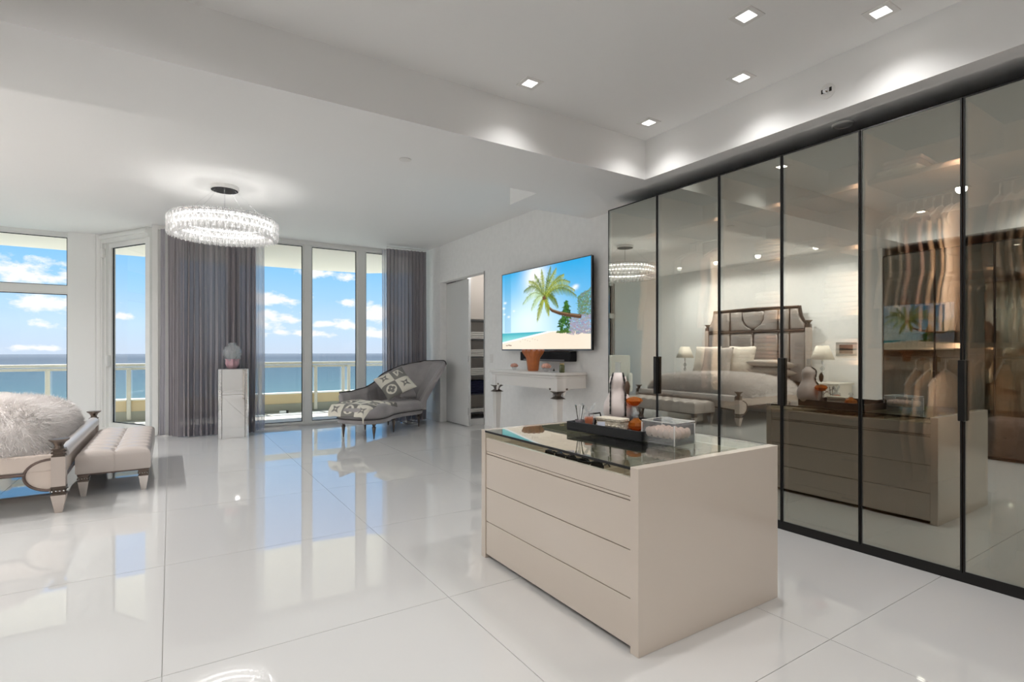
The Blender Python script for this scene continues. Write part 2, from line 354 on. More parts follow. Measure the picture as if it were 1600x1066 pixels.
# ---- sea
def sea():
    m=bpy.data.materials.new('sea_water'); m.use_nodes=True; nt=m.node_tree; b=nt.nodes['Principled BSDF']; L=nt.links
    tc=nt.nodes.new('ShaderNodeTexCoord'); sp=nt.nodes.new('ShaderNodeSeparateXYZ'); L.new(tc.outputs['Object'],sp.inputs[0])
    nz=nt.nodes.new('ShaderNodeTexNoise'); mp=nt.nodes.new('ShaderNodeMapping'); mp.inputs['Scale'].default_value=(.004,.012,1); L.new(tc.outputs['Object'],mp.inputs[0]); L.new(mp.outputs[0],nz.inputs['Vector']); nz.inputs['Detail'].default_value=8; nz.inputs['Scale'].default_value=1
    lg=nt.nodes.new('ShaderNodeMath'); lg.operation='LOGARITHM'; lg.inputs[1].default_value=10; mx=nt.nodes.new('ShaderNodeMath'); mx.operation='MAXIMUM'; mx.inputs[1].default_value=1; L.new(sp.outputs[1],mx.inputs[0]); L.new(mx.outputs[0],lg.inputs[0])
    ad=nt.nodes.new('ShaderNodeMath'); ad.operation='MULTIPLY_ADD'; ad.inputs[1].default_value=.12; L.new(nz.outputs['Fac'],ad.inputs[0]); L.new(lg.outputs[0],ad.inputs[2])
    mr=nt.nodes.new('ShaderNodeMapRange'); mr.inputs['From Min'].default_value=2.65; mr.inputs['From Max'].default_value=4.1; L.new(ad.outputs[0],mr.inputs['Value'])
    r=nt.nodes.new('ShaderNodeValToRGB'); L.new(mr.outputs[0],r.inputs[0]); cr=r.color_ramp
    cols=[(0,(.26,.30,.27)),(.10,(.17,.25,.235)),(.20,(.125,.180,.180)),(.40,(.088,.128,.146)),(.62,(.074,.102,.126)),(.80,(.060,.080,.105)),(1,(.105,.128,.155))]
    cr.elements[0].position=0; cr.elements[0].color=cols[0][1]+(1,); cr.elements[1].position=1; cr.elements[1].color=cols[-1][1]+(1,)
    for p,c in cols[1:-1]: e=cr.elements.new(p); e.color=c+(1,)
    L.new(r.outputs[0],b.inputs['Base Color']); b.inputs['Roughness'].default_value=.9; b.inputs['Specular IOR Level'].default_value=.15
    bm=bmesh.new(); R=14000; n=48; c=bm.verts.new((0,0,0)); ring=[bm.verts.new((R*math.cos(2*PI*i/n),R*math.sin(2*PI*i/n),0)) for i in range(n)]
    for i in range(n): bm.faces.new((c,ring[i],ring[(i+1)%n]))
    o=obj('sea',bm,m); o.location=(0,0,-70); tag(o,'open blue sea reaching to the horizon beyond the balcony','sea',kind='stuff')
sea()
# ================================================================ recessed lamps
def downlight(name,label,x,y,z=CH,power=LAMP_POWER,cone=165,first=[None]):
    if first[0] is None:
        t=thing(name,label,'ceiling light',(x,y,z),0,'recessed square ceiling lamps')
        bm=B(-.066,.066,-.066,-.038,-.005,0); bx(bm,-.066,.066,.038,.066,-.005,0); bx(bm,-.066,-.038,-.038,.038,-.005,0); bx(bm,.038,.066,-.038,.038,-.005,0)
        obj('trim_ring',bm,M_WHITE,t); obj('lens',B(-.038,.038,-.038,.038,-.003,0),M_LAMP,t); first[0]=t
    else: t=dup(first[0],(x,y,z),None,label)
    l=bpy.data.lights.new('lamp_beam','SPOT'); l.energy=power; l.spot_size=math.radians(cone); l.spot_blend=1; l.shadow_soft_size=.05; l.color=(1,.975,.95)
    o=bpy.data.objects.new('lamp_beam',l); COL.objects.link(o); o.location=(x,y,z-.02)
    return t
LT=[((2.0,2.89),'square recessed ceiling lamp farthest left in the tray ceiling'),
    ((3.12,2.89),'square recessed ceiling lamp in the tray ceiling corner nearest the island end'),
    ((3.11,2.09),'square recessed ceiling lamp left of the wall sensor, second along the right tray side'),
    ((3.12,1.29),'square recessed ceiling lamp at the far right top of the photo'),
    ((2.56,1.69),'square recessed ceiling lamp at the top centre between its two neighbours'),
    ((-.25,2.2),'square recessed ceiling lamp over the camera side, seen only mirrored in the glass doors'),
    ((-1.1,2.87),'square recessed ceiling lamp mirrored above the hanging clothes'),
    ((-1.1,1.6),'square recessed ceiling lamp mirrored at the right edge of the glass doors'),
    ((1.6,-.3),'added unseen square ceiling lamp behind the island near the back wall'),  # this and the next lamp are unseen, added for more room light
    ((-.4,-.3),'added unseen square ceiling lamp behind the camera near the back wall'),
    ((-2.2,4.75),'square recessed ceiling lamp above the near nightstand, mirrored in the glass'),
    ((-2.2,5.8),'square recessed ceiling lamp above the near bed pillows, mirrored in the glass'),
    ((-2.2,6.7),'square recessed ceiling lamp above the far bed pillows, mirrored in the glass'),
    ((-2.2,7.6),'square recessed ceiling lamp above the far nightstand, mirrored in the glass')]
for (x,y),lb in LT:
    near=y>2.5 or x>3 and y<4
    downlight('recessed_lamp',lb,x,y,power=LAMP_POWER*(.22 if near and y<4 else 1.8 if y>4 else 1),cone=125 if near and y<4 else 165)
l=bpy.data.lights.new('closet_fill_light','POINT'); l.energy=5; l.shadow_soft_size=.05; o=bpy.data.objects.new('closet_fill_light',l); COL.objects.link(o); o.location=(4.35,7.0,2.45)  # unseen point light added to brighten the linen closet
t=tag(obj('ceiling_speaker',lathe([(.062,0),(.062,-.004),(.054,-.009),(.05,-.005),(0,-.005)],28,(0,0,0)),M_WHITE,smooth=True),'round white ceiling disc in the dark gap above the glass closet','detector'); t.location=(3.60,1.705,SOF)
t=thing('sprinkler_cover','round white sprinkler cover on the ceiling beam left of the notch','sprinkler',(1.489,3.80,SOF)); obj('cover_plate',lathe([(.045,0),(.045,-.005),(.03,-.008),(0,-.008)],24),M_WHITE,t,smooth=True)
t=thing('wall_sensor','small white round sensor with dark centre on the tray ceiling side','sensor',(3.365,1.68,2.79))
bm=lathe([(.045,0),(.045,.006),(.036,.012),(0,.012)],24); bmesh.ops.rotate(bm,verts=bm.verts,matrix=Matrix.Rotation(-PI/2,3,'Y')); obj('base_ring',bm,M_WHITE,t,smooth=True)
bm=lathe([(.02,.010),(.02,.02),(.008,.028),(0,.028)],16); bmesh.ops.rotate(bm,verts=bm.verts,matrix=Matrix.Rotation(-PI/2,3,'Y')); obj('head',bm,M_CHROME,t,smooth=True)
obj('slot',B(-.016,-.011,-.03,-.018,-.012,.012),M_BLACK,t); obj('slot',B(-.016,-.011,.018,.03,-.012,.012),M_BLACK,t)
# ================================================================ glass wardrobes
WX=3.468; WT=2.53
FC=[mat('cloth_'+k,c,.9,bump=.25,bscale=60,var=.06) for k,c in dict(ivory=C(228,214,196),sand=C(206,178,148),rose=C(214,182,168),camel=C(186,140,98),stone=C(170,160,148),cream=C(238,230,216)).items()]
FD=[mat('cloth_'+k,c,.9,bump=.25,bscale=60) for k,c in dict(chestnut=C(92,56,38),umber=C(66,44,34),rust=C(128,76,46),charcoal=C(40,38,38)).items()]
def loft(bm,rings):
    R=[[bm.verts.new(p) for p in r] for r in rings]; n=len(R[0])
    for a,b in zip(R,R[1:]):
        for i in range(n): bm.faces.new((a[i],a[(i+1)%n],b[(i+1)%n],b[i]))
    bm.faces.new(R[0][::-1]); bm.faces.new(R[-1]); return bm
def garment_mesh(length,w=.21,th=.022,sleeve=.5,seed=0):
    r=random.Random(seed); bm=bmesh.new(); rings=[]
    prof=[(0,.055,.7),(-.03,.10,.8),(-.07,.175,1),(-.11,w,1.1),(-.30,w*.93,1.1),(-.5*length-.1,w*.95,1.2),(-length*.8,w*1.02,1.3),(-length,w*1.06,1.2)]
    for z,hw,t in prof:
        ph=r.random()*6; rings.append([(hw*math.cos(a),th*t*math.sin(a)+.008*math.sin(5*hw*math.cos(a)/w*3+ph)*(1 if z<-.2 else .2),z+.01*math.sin(2*a+ph)*(z<-.2)) for a in [2*PI*i/18 for i in range(18)]])
    loft(bm,rings)
    if sleeve:
        for s in (-1,1):
            rings=[]
            for k in range(6):
                f=k/5; cx=s*(w*.86+.045*f); cz=-.10-sleeve*f; rr=.05-.018*f
                rings.append([(cx+rr*math.cos(a)*.9,.013*math.sin(f*7+seed)+th*.75*math.sin(a),cz+.004*math.sin(3*a)) for a in [2*PI*i/10 for i in range(10)]])
            loft(bm,rings)
    me=bpy.data.meshes.new('garment'); bmesh.ops.recalc_face_normals(bm,faces=bm.faces); bm.to_mesh(me); bm.free(); me.polygons.foreach_set('use_smooth',[True]*len(me.polygons)); return me
bm=tube([(-.20,0,-.075),(-.10,0,-.02),(0,0,.015),(.10,0,-.02),(.20,0,-.075)],.006,6)
tube([(0,0,.015),(0,0,.05),(0,0,.075),(.018,0,.095),(.03,0,.078),(.022,0,.06)],.0035,6,bm=bm)
me_hang=bpy.data.meshes.new('hanger'); bm.to_mesh(me_hang); bm.free(); me_hang.materials.append(mat('white_hanger',C(236,232,226),.5))
GM={k:garment_mesh(*v) for k,v in dict(shirt=(.72,.20,.020,.48,1),coat=(1.15,.22,.026,.55,2),dress=(1.35,.19,.022,0,3),blouse=(.62,.20,.018,.42,4),jacket=(.80,.215,.03,.52,5)).items()}
def hang(kind,x,y,z,m,label,group,rz=0):
    t=thing('hanging_'+kind,label,kind if kind!='blouse' else 'shirt',(x,y,z-.085),rz,group)
    h=bpy.data.objects.new('hanger',me_hang); COL.objects.link(h); h.parent=t
    key=kind+m.name
    if key not in GM:
        me=GM[kind].copy(); me.name='garment'; me.materials.clear(); me.materials.append(m); GM[key]=me
    g=bpy.data.objects.new('fabric',GM[key]); COL.objects.link(g); g.parent=t
FOLD={}
def folded(x,y,z,sx,sy,sz,m,label,cat='sweater',name='folded_sweater',group=None):
    k=(round(sx,2),round(sy,2),round(sz,3),m.name)
    if k not in FOLD:
        bm=bmesh.new(); lay=2
        for q in range(lay):
            h=sz/lay; bx(bm,-sx/2+.004*q,sx/2-.003*q,-sy/2,sy/2-.004*q,h*q,h*(q+1)-.002,h*.42,2)
        me=bpy.data.meshes.new('folded'); bm.to_mesh(me); bm.free(); me.materials.append(m); me.polygons.foreach_set('use_smooth',[True]*len(me.polygons)); FOLD[k]=me
    o=bpy.data.objects.new(name,FOLD[k]); COL.objects.link(o); o.location=(x,y,z+.0005); o.rotation_euler=(0,0,random.uniform(-.05,.05))
    return tag(o,label,cat,group)
def wardrobe(side,y0,y1,label,doors,lay,fx,power=2.4,glass=None):
    """side=+1: front glass at fx facing -X, body behind it towards +X; side=-1 mirrored"""
    t=thing('wardrobe',label,'wardrobe',(fx,y0,0)); L=y1-y0; D=.60
    X=lambda a,b:(min(side*a,side*b),max(side*a,side*b))
    def sb(n,a,b,c,d,e,f,m,par=t,**k): return obj(n,B(*X(a,b),c,d,e,f,**k),m,par)
    for k,yy in enumerate([0]+[w for w in doors[:-1]]+[L]):
        nm='side_panel' if k in (0,len(doors)) else 'divider'
        sb(nm,.045,D,max(yy-.009,0),min(yy+.009,L),.07,WT-.01,M_WOOD)
    sb('back_panel',D-.012,D,0,L,.07,WT-.01,M_WOOD); sb('top_panel',.03,D,0,L,WT-.01,WT+.012,M_BLACK); sb('bottom_panel',.045,D,0,L,.05,.07,M_WOOD)
    sb('plinth',.012,.05,0,L,.0,.05,M_BLACK)
    a=0
    for i,b in enumerate(doors):
        fr=obj('glass_door',None or (lambda bm:(bx(bm,*X(0,.022),a+.003,a+.011,.05,WT),bx(bm,*X(0,.022),b-.011,b-.003,.05,WT),bx(bm,*X(0,.022),a+.011,b-.011,.05,.062),bx(bm,*X(0,.022),a+.011,b-.011,WT-.008,WT),bm)[-1])(bmesh.new()),M_BLACK,t)
        obj('pane',B(*X(.0015,.006),a+.011,b-.011,.062,WT-.008),glass or M_SMOKED,fr)
        if i%2==0: 
            obj('handle',B(*X(-.034,-.0),b-.017,b+.011,.845,1.16,.002),M_BLACK,fr)
        a=b
    edges=[0]+doors
    for k,(a,b) in enumerate(zip(edges,edges[1:])):
        for e in lay[k]:
            if e[0]=='shelf': sb('shelf',.07,D-.012,a+.009,b-.009,e[1]-.028,e[1],M_WOOD)
            if e[0]=='rail': obj('hanging_rail',tube([(side*.33,a+.009,e[1]),(side*.33,b-.009,e[1])],.011,10),M_CHROME,t,smooth=True)
            if e[0]=='drawers':
                n=e[2]; h=(e[1]-.075)/n
                for q in range(n):
                    dr=sb('drawer',.06,.50,a+.014,b-.014,.078+q*h,.070+(q+1)*h,mat('tan_drawer',C(172,146,114),.4)); obj('grip',B(*X(.05,.06),a+.03,a+.13,.045+(q+1)*h,.058+(q+1)*h),M_CHROME,dr)
        obj('led_strip',B(*X(.045,.052),a+.012,a+.022,.10,WT-.03),mat('closet_led',(1,1,1,1),.5,emit=(1,.86,.74,1),es=.8),t)
        l=bpy.data.lights.new('closet_light','AREA'); l.shape='RECTANGLE'; l.size=.03; l.size_y=1.55; l.energy=power; l.color=(1,.89,.81)
        o=bpy.data.objects.new('closet_light',l); COL.objects.link(o); o.location=(fx+side*.035,y0+a+.035,1.66); o.rotation_euler=Vector((side*.93,.36,0)).to_track_quat('-Z','Y').to_euler()
    return t
S=('shelf',2.235)
A=wardrobe(1,2.515,3.72,'far left smoked glass wardrobe with two wide doors beside the television wall',[.605,1.205],
  [[S,('rail',2.13)],[S,('rail',2.13)]],WX)
Bw=wardrobe(1,1.544,2.515,'smoked glass wardrobe behind the island with folded knitwear and tan drawers',[.4845,.971],
  [[S,('shelf',1.86),('shelf',1.458),('shelf',1.15),('drawers',.80,3)]]*2,WX)
Cw=wardrobe(1,.57,1.544,'smoked glass wardrobe at the right with a row of pale shirts on white hangers',[.486,.974],
  [[S,('rail',2.13),('shelf',1.25),('rail',1.17)]]*2,WX,4.2)
Dw=wardrobe(1,-.40,.57,'smoked glass wardrobe at the right edge, mostly outside the frame',[.485,.97],
  [[S,('rail',2.13),('shelf',1.25),('rail',1.17)]]*2,WX,4.2)
E1=wardrobe(-1,2.25,3.45,'smoked glass wardrobe across the room with dark jackets above pale shirts',[.6,1.2],
  [[S,('rail',2.13),('shelf',1.25),('rail',1.17)]]*2,-1.46,2.2,M_SMOKED2)
E2=wardrobe(-1,1.05,2.25,'smoked glass wardrobe across the room behind the fur ottoman',[.6,1.2],
  [[S,('rail',2.13),('shelf',1.25),('rail',1.17)]]*2,-1.46,2.2,M_SMOKED2)
E3=wardrobe(-1,-.15,1.05,'smoked glass wardrobe beside the camera, across from the island',[.6,1.2],
  [[S,('rail',2.13),('shelf',1.25),('rail',1.17)]]*2,-1.46,2.2,M_SMOKED2)
ORD=['first','second','third','fourth','fifth','sixth','seventh','eighth','ninth','tenth','eleventh','twelfth']
def row(kind,y0,y1,n,z,mats,label,group,fx,side):
    for i in range(n):
        y=y0+(y1-y0)*(i+.5)/n; hang(kind,fx+side*.33,y,z,mats[(i*7+i//2)%len(mats)],label if n==1 else label+', '+ORD[n-1-i]+' from the left',group,random.uniform(-.10,.10))
row('dress',2.95,3.08,2,2.13,[FC[2],FC[1]],'long dress hanging mid way in the far left glass wardrobe','dresses in the far left wardrobe',WX,1)
row('coat',3.35,3.45,1,2.13,[FC[1]],'sand coat hanging alone in the far left door of the glass closet','coats in the far left wardrobe',WX,1)
row('coat',2.60,2.78,2,2.13,[FC[5],FC[2]],'pale coat hanging behind the second glass door','coats behind the second glass door',WX,1)
row('shirt',1.14,1.50,8,2.13,[FC[0],FC[5],FC[2],FC[1]],'pale shirt in the upper row, fifth glass door','upper shirts behind the fifth glass door',WX,1)
row('blouse',1.20,1.42,3,1.17,[FC[0],FC[1]],'ivory blouse hanging low over the mirrored island','lower blouses behind the fifth glass door',WX,1)
row('jacket',.62,1.02,8,2.13,[FC[2],FC[0],FC[1],FC[5]],'pale jacket in the upper row, right edge of photo','upper jackets behind the sixth glass door',WX,1)
row('coat',.94,1.02,1,1.22,[FC[1]],'long sand coat hanging to the floor behind the last handle','low coat behind the sixth glass door',WX,1)
row('shirt',2.35,2.75,6,2.13,FD[:3],'brown shirt, upper row, mirrored wardrobe across the room','dark shirts across the room',-1.46,-1)
row('jacket',2.95,3.38,6,2.13,[FD[0],FD[2],FC[3]],'brown jacket, upper row beside the mirrored white pilaster','dark jackets across the room',-1.46,-1)
row('blouse',2.90,3.38,7,1.17,[FC[5],FC[0]],'white blouse, lower row beside the mirrored white pilaster','white blouses across the room',-1.46,-1)
row('shirt',2.30,2.80,7,1.17,[FC[5],FC[4]],'pale shirt, lower row, mirrored wardrobe across the room','pale shirts across the room',-1.46,-1)
row('shirt',1.12,2.15,12,2.13,[FC[3],FC[1],FD[2]],'camel shirt in the upper row above the fur ottoman','camel shirts above the ottoman',-1.46,-1)
row('jacket',1.12,2.15,10,1.17,[FD[3],FD[1]],'charcoal jacket in the lower row above the fur ottoman','dark jackets above the ottoman',-1.46,-1)
sx=WX+.30
names=['ivory','cream','sand','rose','stone']
for (y,z,n,h,mi,where) in ((1.70,1.458,4,.065,(0,5,5,0),'the tall stack above the wall panel'),(1.70,1.15,2,.07,(5,2),'the low pile above the mirrored lamp'),
        (1.92,1.86,2,.05,(0,1),'the high shelf pile, fourth door'),(2.20,1.86,3,.05,(2,0,1),'the high shelf pile, third door'),
        (2.20,1.458,3,.06,(1,2,0),'the third door pile above the headboard'),(2.33,1.15,3,.06,(2,1,2),'the third door pile by the bed pillows'),(1.92,1.15,2,.06,(2,2),'the pile beside the mirrored headboard post')):
    cols=dict(zip(range(6),('ivory','sand','rose','camel','stone','cream')))
    for q in range(n):
        pos=['bottom','second','third','top'][q] if q<n-1 else 'top'
        folded(sx,y,z+q*h,.34,.26 if y<2 else .24,h-.004,FC[mi[q]],f'{cols[mi[q]]} folded sweater, {pos} of {where}')
folded(sx-.05,1.40,2.235,.30,.22,.05,FC[5],'white folded lace cloth, lower of two on the top shelf behind the fifth door','cloth','folded_cloth')
folded(sx-.05,1.38,2.286,.28,.20,.05,FC[2],'patterned rose folded lace cloth, upper of two on the top shelf','cloth','folded_cloth')
# ================================================================ ISLAND
IX0,IX1,IY0,IY1=1.545,2.505,1.485,2.735
isl=thing('dressing_island','taupe lacquered dressing island with three wide drawers and a glass display top','island',(IX0,IY0,0))
W_=IX1-IX0; L_=IY1-IY0
obj('side_panel',B(0,W_,0,.045,0,.745,.0015),M_TAUPE,isl); obj('side_panel',B(0,W_,L_-.045,L_,0,.745,.0015),M_TAUPE,isl)
obj('carcass',B(.03,W_-.03,.045,L_-.045,.03,.64),M_GAP,isl); obj('plinth',B(.06,W_-.06,.045,L_-.045,0,.03),M_BLACK,isl)
for s in (0,1):
    a,b=(.006,.026) if s==0 else (W_-.026,W_-.006)
    obj('fascia',B(a,b,.047,L_-.047,.625,.700,.001),M_TAUPE,isl); obj('grip_strip',B(a+(.004 if s==0 else -.0),b-(.0 if s==0 else .004),.047,L_-.047,.609,.622,.001),M_TAUPE,isl)
    for z0,z1 in ((.024,.213),(.217,.408),(.412,.606)): obj('drawer',B(a,b,.047,L_-.047,z0,z1,.001),M_TAUPE,isl)
obj('display_floor',B(.026,W_-.026,.047,L_-.047,.640,.655),mat('suede_lining',C(232,214,196),.8),isl)
for q in range(1,11): obj('display_divider',B(.03,W_-.03,.045+q*(L_-.09)/11-.003,.045+q*(L_-.09)/11+.003,.655,.690),mat('divider_taupe',C(176,162,146),.6),isl)
for q in (1,2,3,4,5): obj('display_divider',B(.03+q*.15-.003,.03+q*.15+.003,.05,L_-.05,.655,.688),MATS['divider_taupe'],isl)
obj('glass_top',B(.004,W_-.004,.045,L_-.045,.736,.744),M_TOPGLASS,isl)
obj('glass_edge',B(-.002,.004,.045,L_-.045,.734,.7445),M_BLACK,isl); obj('glass_edge',B(W_-.004,W_+.002,.045,L_-.045,.734,.7445),M_BLACK,isl)
TOP=.7455
# sunglasses in the front compartments
def sunglasses(first=[None]):
    pass
sg=None
for i,(y,lb) in enumerate(((2.10,'black sunglasses farthest left of four at the island front edge'),(2.01,'black sunglasses second from left at the island front edge'),(1.92,'black sunglasses third from left at the island front edge'),(1.835,'black sunglasses nearest the front corner of the island'))):
    if sg is None:
        sg=thing('sunglasses',lb,'sunglasses',(1.60,y,.660),.12,'sunglasses in the display top')
        for s in (-1,1): obj('dark_lens',prism(bmesh.new(),[(s*.036+.033*math.cos(a),.028+.028*math.sin(a)) for a in [2*PI*k/16 for k in range(16)]],-.0,.003,'x'),mat('dark_lens',C(12,12,16),.05,coat=1),sg)
        bm=tube([(-.001,-.064,.030),(0,-.06,.046),(0,0,.044),(0,.06,.046),(-.001,.064,.030)],.0035,6); obj('brow_frame',bm,M_BLACK,sg)
        for s in (-1,1): obj('temple',tube([(0,s*.064,.036),(.06,s*.062,.034),(.10,s*.055,.012)],.0028,6),M_BLACK,sg)
        for ch in sg.children:
            if ch.name.startswith('dark_lens'): ch.rotation_euler=(0,0,0)
    else: dup(sg,(1.60,y,.660),.12+.1*i,lb)
# tray & contents
tr=thing('serving_tray','black rectangular tray with end handles on the glass island top','tray',(2.22,2.20,TOP),.10)
bm=B(-.24,.24,-.27,.27,0,.008,.002); obj('tray_base',bm,mat('black_shagreen',C(26,26,30),.35,bump=.3,bscale=250),tr)
MT=MATS['black_shagreen']
for a in ((-.24,-.228,-.27,.27),(.228,.24,-.27,.27),(-.228,.228,-.27,-.258),(-.228,.228,.258,.27)): obj('tray_side',B(*a,.008,.052,.001),MT,tr)
for s in (-1,1): obj('tray_handle',tube([(-.05,s*.264,.05),(-.05,s*.272,.078),(.05,s*.272,.078),(.05,s*.264,.05)],.005,8),M_BLACK,tr)
vz=TOP+.0085
M_PORC=mat('white_porcelain',C(238,226,222),.35,coat=.3)
v=thing('gourd_stand','tall white gourd shaped vase holding two dark bead necklaces on the black tray','vase',(2.36,2.44,vz))
prof=[(.05,0),(.075,.02),(.092,.07),(.090,.12),(.068,.17),(.052,.20),(.050,.23),(.056,.26),(.050,.29),(.030,.31),(.022,.318)]
obj('vase_body',lathe(prof,32),M_PORC,v,smooth=True); obj('glass_neck',lathe([(.020,.318),(.017,.34),(.017,.375),(.021,.385)],20),M_CLEAR,v,smooth=True)
def beads(name,label,c,pts,n,r,m):
    t=thing(name,label,'necklace',c); P=[Vector(p) for p in pts]
    segs=[(P[i],P[i+1]) for i in range(len(P)-1)]; tot=sum((b-a).length for a,b in segs); obj('cord',tube(pts,.0015,5),M_BLACK,t)
    bm=bmesh.new(); bmesh.ops.create_icosphere(bm,subdivisions=1,radius=r); me=bpy.data.meshes.new('bead'); bm.to_mesh(me); bm.free(); me.materials.append(m); me.polygons.foreach_set('use_smooth',[True]*len(me.polygons))
    for k in range(n):
        d=tot*k/(n-1)
        for a,b in segs:
            l=(b-a).length
            if d<=l+1e-6: p=a+(b-a)*(d/l if l else 0); break
            d-=l
        o=bpy.data.objects.new('bead',me); COL.objects.link(o); o.parent=t; o.location=p; s=.8+.5*((k*37)%7)/7; o.scale=(s,s,s)
MB_=mat('jet_bead',C(24,20,22),.15,coat=.6)
def strand(s,z1,z0):
    T=Vector((-.70,-.71,0)); Rr=Vector((.71,-.70,0)); out=[]
    for k in range(12):
        z=z1+(z0-z1)*k/11; r=np.interp(z,[p[1] for p in prof],[p[0] for p in prof])+.008; la=.030+.016*min(1,k/3); out.append(T*math.sqrt(max(r*r-la*la,.0001))+Rr*s*la+Vector((0,0,z)))
    return out
beads('bead_necklace','straight dark bead necklace hanging on the left side of the white gourd vase',(2.36,2.44,vz),strand(-1,.315,.07),34,.0055,MB_)
beads('bead_necklace','knotted dark bead necklace with a brown tassel on the right side of the gourd vase',(2.36,2.44,vz),strand(1,.315,.06),32,.0065,MB_)
t=tag(obj('tassel_brooch',lathe([(.004,0),(.014,.02),(.016,.05),(.010,.07),(.004,.08)],12,rib=(6,.15,20)),mat('bronze_tassel',C(92,70,56),.5,bump=.4,bscale=200),smooth=True),'brown shell tassel pendant hung beside the right bead necklace','pendant'); t.location=(2.345,2.345,vz+.19)
st=thing('carved_box','pale carved stone box with rough face in front of the gourd vase','box',(2.165,2.285,vz),.18)
MS=mat('carved_bone',C(222,214,196),.7,bump=1,bscale=60,var=.2,vscale=60)
obj('box_body',B(-.045,.045,-.085,.085,0,.046,.004),MS,st); obj('box_lid',B(-.048,.048,-.088,.088,.047,.066,.004),MS,st)
for q in range(6): obj('carved_knob',lathe([(.010,0),(.012,.006),(.004,.012)],10,(-.047,-.07+.028*q,.02)),MS,st)
g=thing('amber_goblet','amber flared goblet on a clear column behind the round decanter','goblet',(2.385,2.325,vz))
obj('goblet_stem',lathe([(.034,0),(.036,.006),(.022,.012),(.019,.05),(.024,.10),(.020,.118)],20),M_CLEAR,g,smooth=True)
obj('goblet_bowl',lathe([(.012,.118),(.030,.124),(.048,.143),(.052,.150),(.040,.166),(.018,.172),(.006,.174)],8,rib=None),M_AMBER,g)
g=thing('round_decanter','small round amber decanter with faceted sides on the front of the tray','decanter',(2.235,2.165,vz))
obj('decanter_body',lathe([(.022,0),(.040,.012),(.046,.030),(.040,.048),(.020,.064),(.013,.072)],10),M_AMBER,g)
obj('neck',lathe([(.012,.072),(.011,.088)],12),M_CLEAR,g,smooth=True); obj('stopper',lathe([(.010,.088),(.018,.094),(.016,.106),(.005,.112)],12),M_CLEAR,g,smooth=True)
g=thing('perfume_bottle','clear crystal perfume bottle filled with orange liquid near the tray corner','perfume',(2.055,2.365,vz))
obj('crystal_shell',lathe([(.020,0),(.030,.03),(.036,.065),(.030,.085),(.012,.095)],14),M_CLEAR,g); obj('liquid',lathe([(.010,.008),(.022,.03),(.027,.058),(.024,.072)],14),mat('orange_liquid',C(235,110,15),.1,coat=1),g,smooth=True)
bm=bmesh.new()
for s in (-1,1): prism(bm,[(0,.095),(s*.012,.098),(s*.040,.125),(s*.050,.150),(s*.022,.128)],-.006,.006,'y')
obj('wing_stopper',bm,M_CLEAR,g)
g=thing('makeup_brush_cup','small patterned cup of thin brushes at the far corner of the tray','cup',(2.03,2.42,vz))
obj('cup',lathe([(.022,0),(.026,.02),(.027,.05),(.024,.05),(.022,.006)],18,cap=True),mat('patterned_cup',C(150,140,145),.3,bump=.8,bscale=90,var=.6,vscale=80),g,smooth=True)
for k in range(6):
    a=k*1.05; obj('brush',tube([(.006*math.cos(a),.006*math.sin(a),.02),(.020*math.cos(a),.020*math.sin(a),.11),(.026*math.cos(a),.026*math.sin(a),.135)],[.002,.002,.005 if k%2 else .003],6),[M_CHROME,M_WHITE,M_BLACK][k%3],g)
g=tag(obj('silver_card',prism(bmesh.new(),[(-.022,0),(.022,0),(.022,.05),(-.022,.05)],-.002,.002,'x'),mat('pale_card',C(215,220,235),.2),None),'leaning pale silver card beside the orange perfume bottle','card'); g.location=(2.07,2.275,vz); g.rotation_euler=(0,.25,.9)
# lucite flower box
g=thing('flower_box','clear acrylic box of pale pink preserved roses near the island corner','box',(2.12,1.835,TOP),.08)
h=.10
for a in ((-.085,.085,-.10,-.092,.0,h),(-.085,.085,.092,.10,.0,h),(-.085,-.077,-.092,.092,.0,h),(.077,.085,-.092,.092,.0,h),(-.077,.077,-.092,.092,0,.03)): obj('acrylic_wall',B(*a,.001),M_LUCITE,g)
obj('acrylic_lid',B(-.085,.085,-.10,.10,h+.001,h+.012,.002),M_LUCITE,g); obj('lid_knob',B(-.012,.012,-.02,.02,h+.013,h+.028,.003),M_CLEAR,g)
for ex_,ey_ in ((-.083,-.098),(.083,-.098),(-.083,.098),(.083,.098)): obj('white_edge_glint',B(ex_-.0022,ex_+.0022,ey_-.0022,ey_+.0022,.001,h),M_WHITE,g)  # white bars paint in the bright glints along the acrylic edges
for a in ((-.083,.083,-.1002,-.0972),(-.083,.083,.0972,.1002),(-.0852,-.082,-.097,.097),(.082,.0852,-.097,.097)): obj('white_edge_glint',B(*a,h+.009,h+.0125),M_WHITE,g)
MR=mat('pale_rose_petals',C(250,228,214),.7)
for i in range(4):
    for j in range(5):
        c=(-.056+i*.0375,-.073+j*.0365,.03); bm=bmesh.new()
        lathe([(.008,0),(.018,.012),(.0185,.03),(.013,.043),(.009,.041)],9,c,bm,rib=(3,.12,30)); lathe([(.004,.02),(.009,.035),(.007,.047),(.003,.045)],7,c,bm)
        obj('rose_head',bm,MR,g,smooth=True)
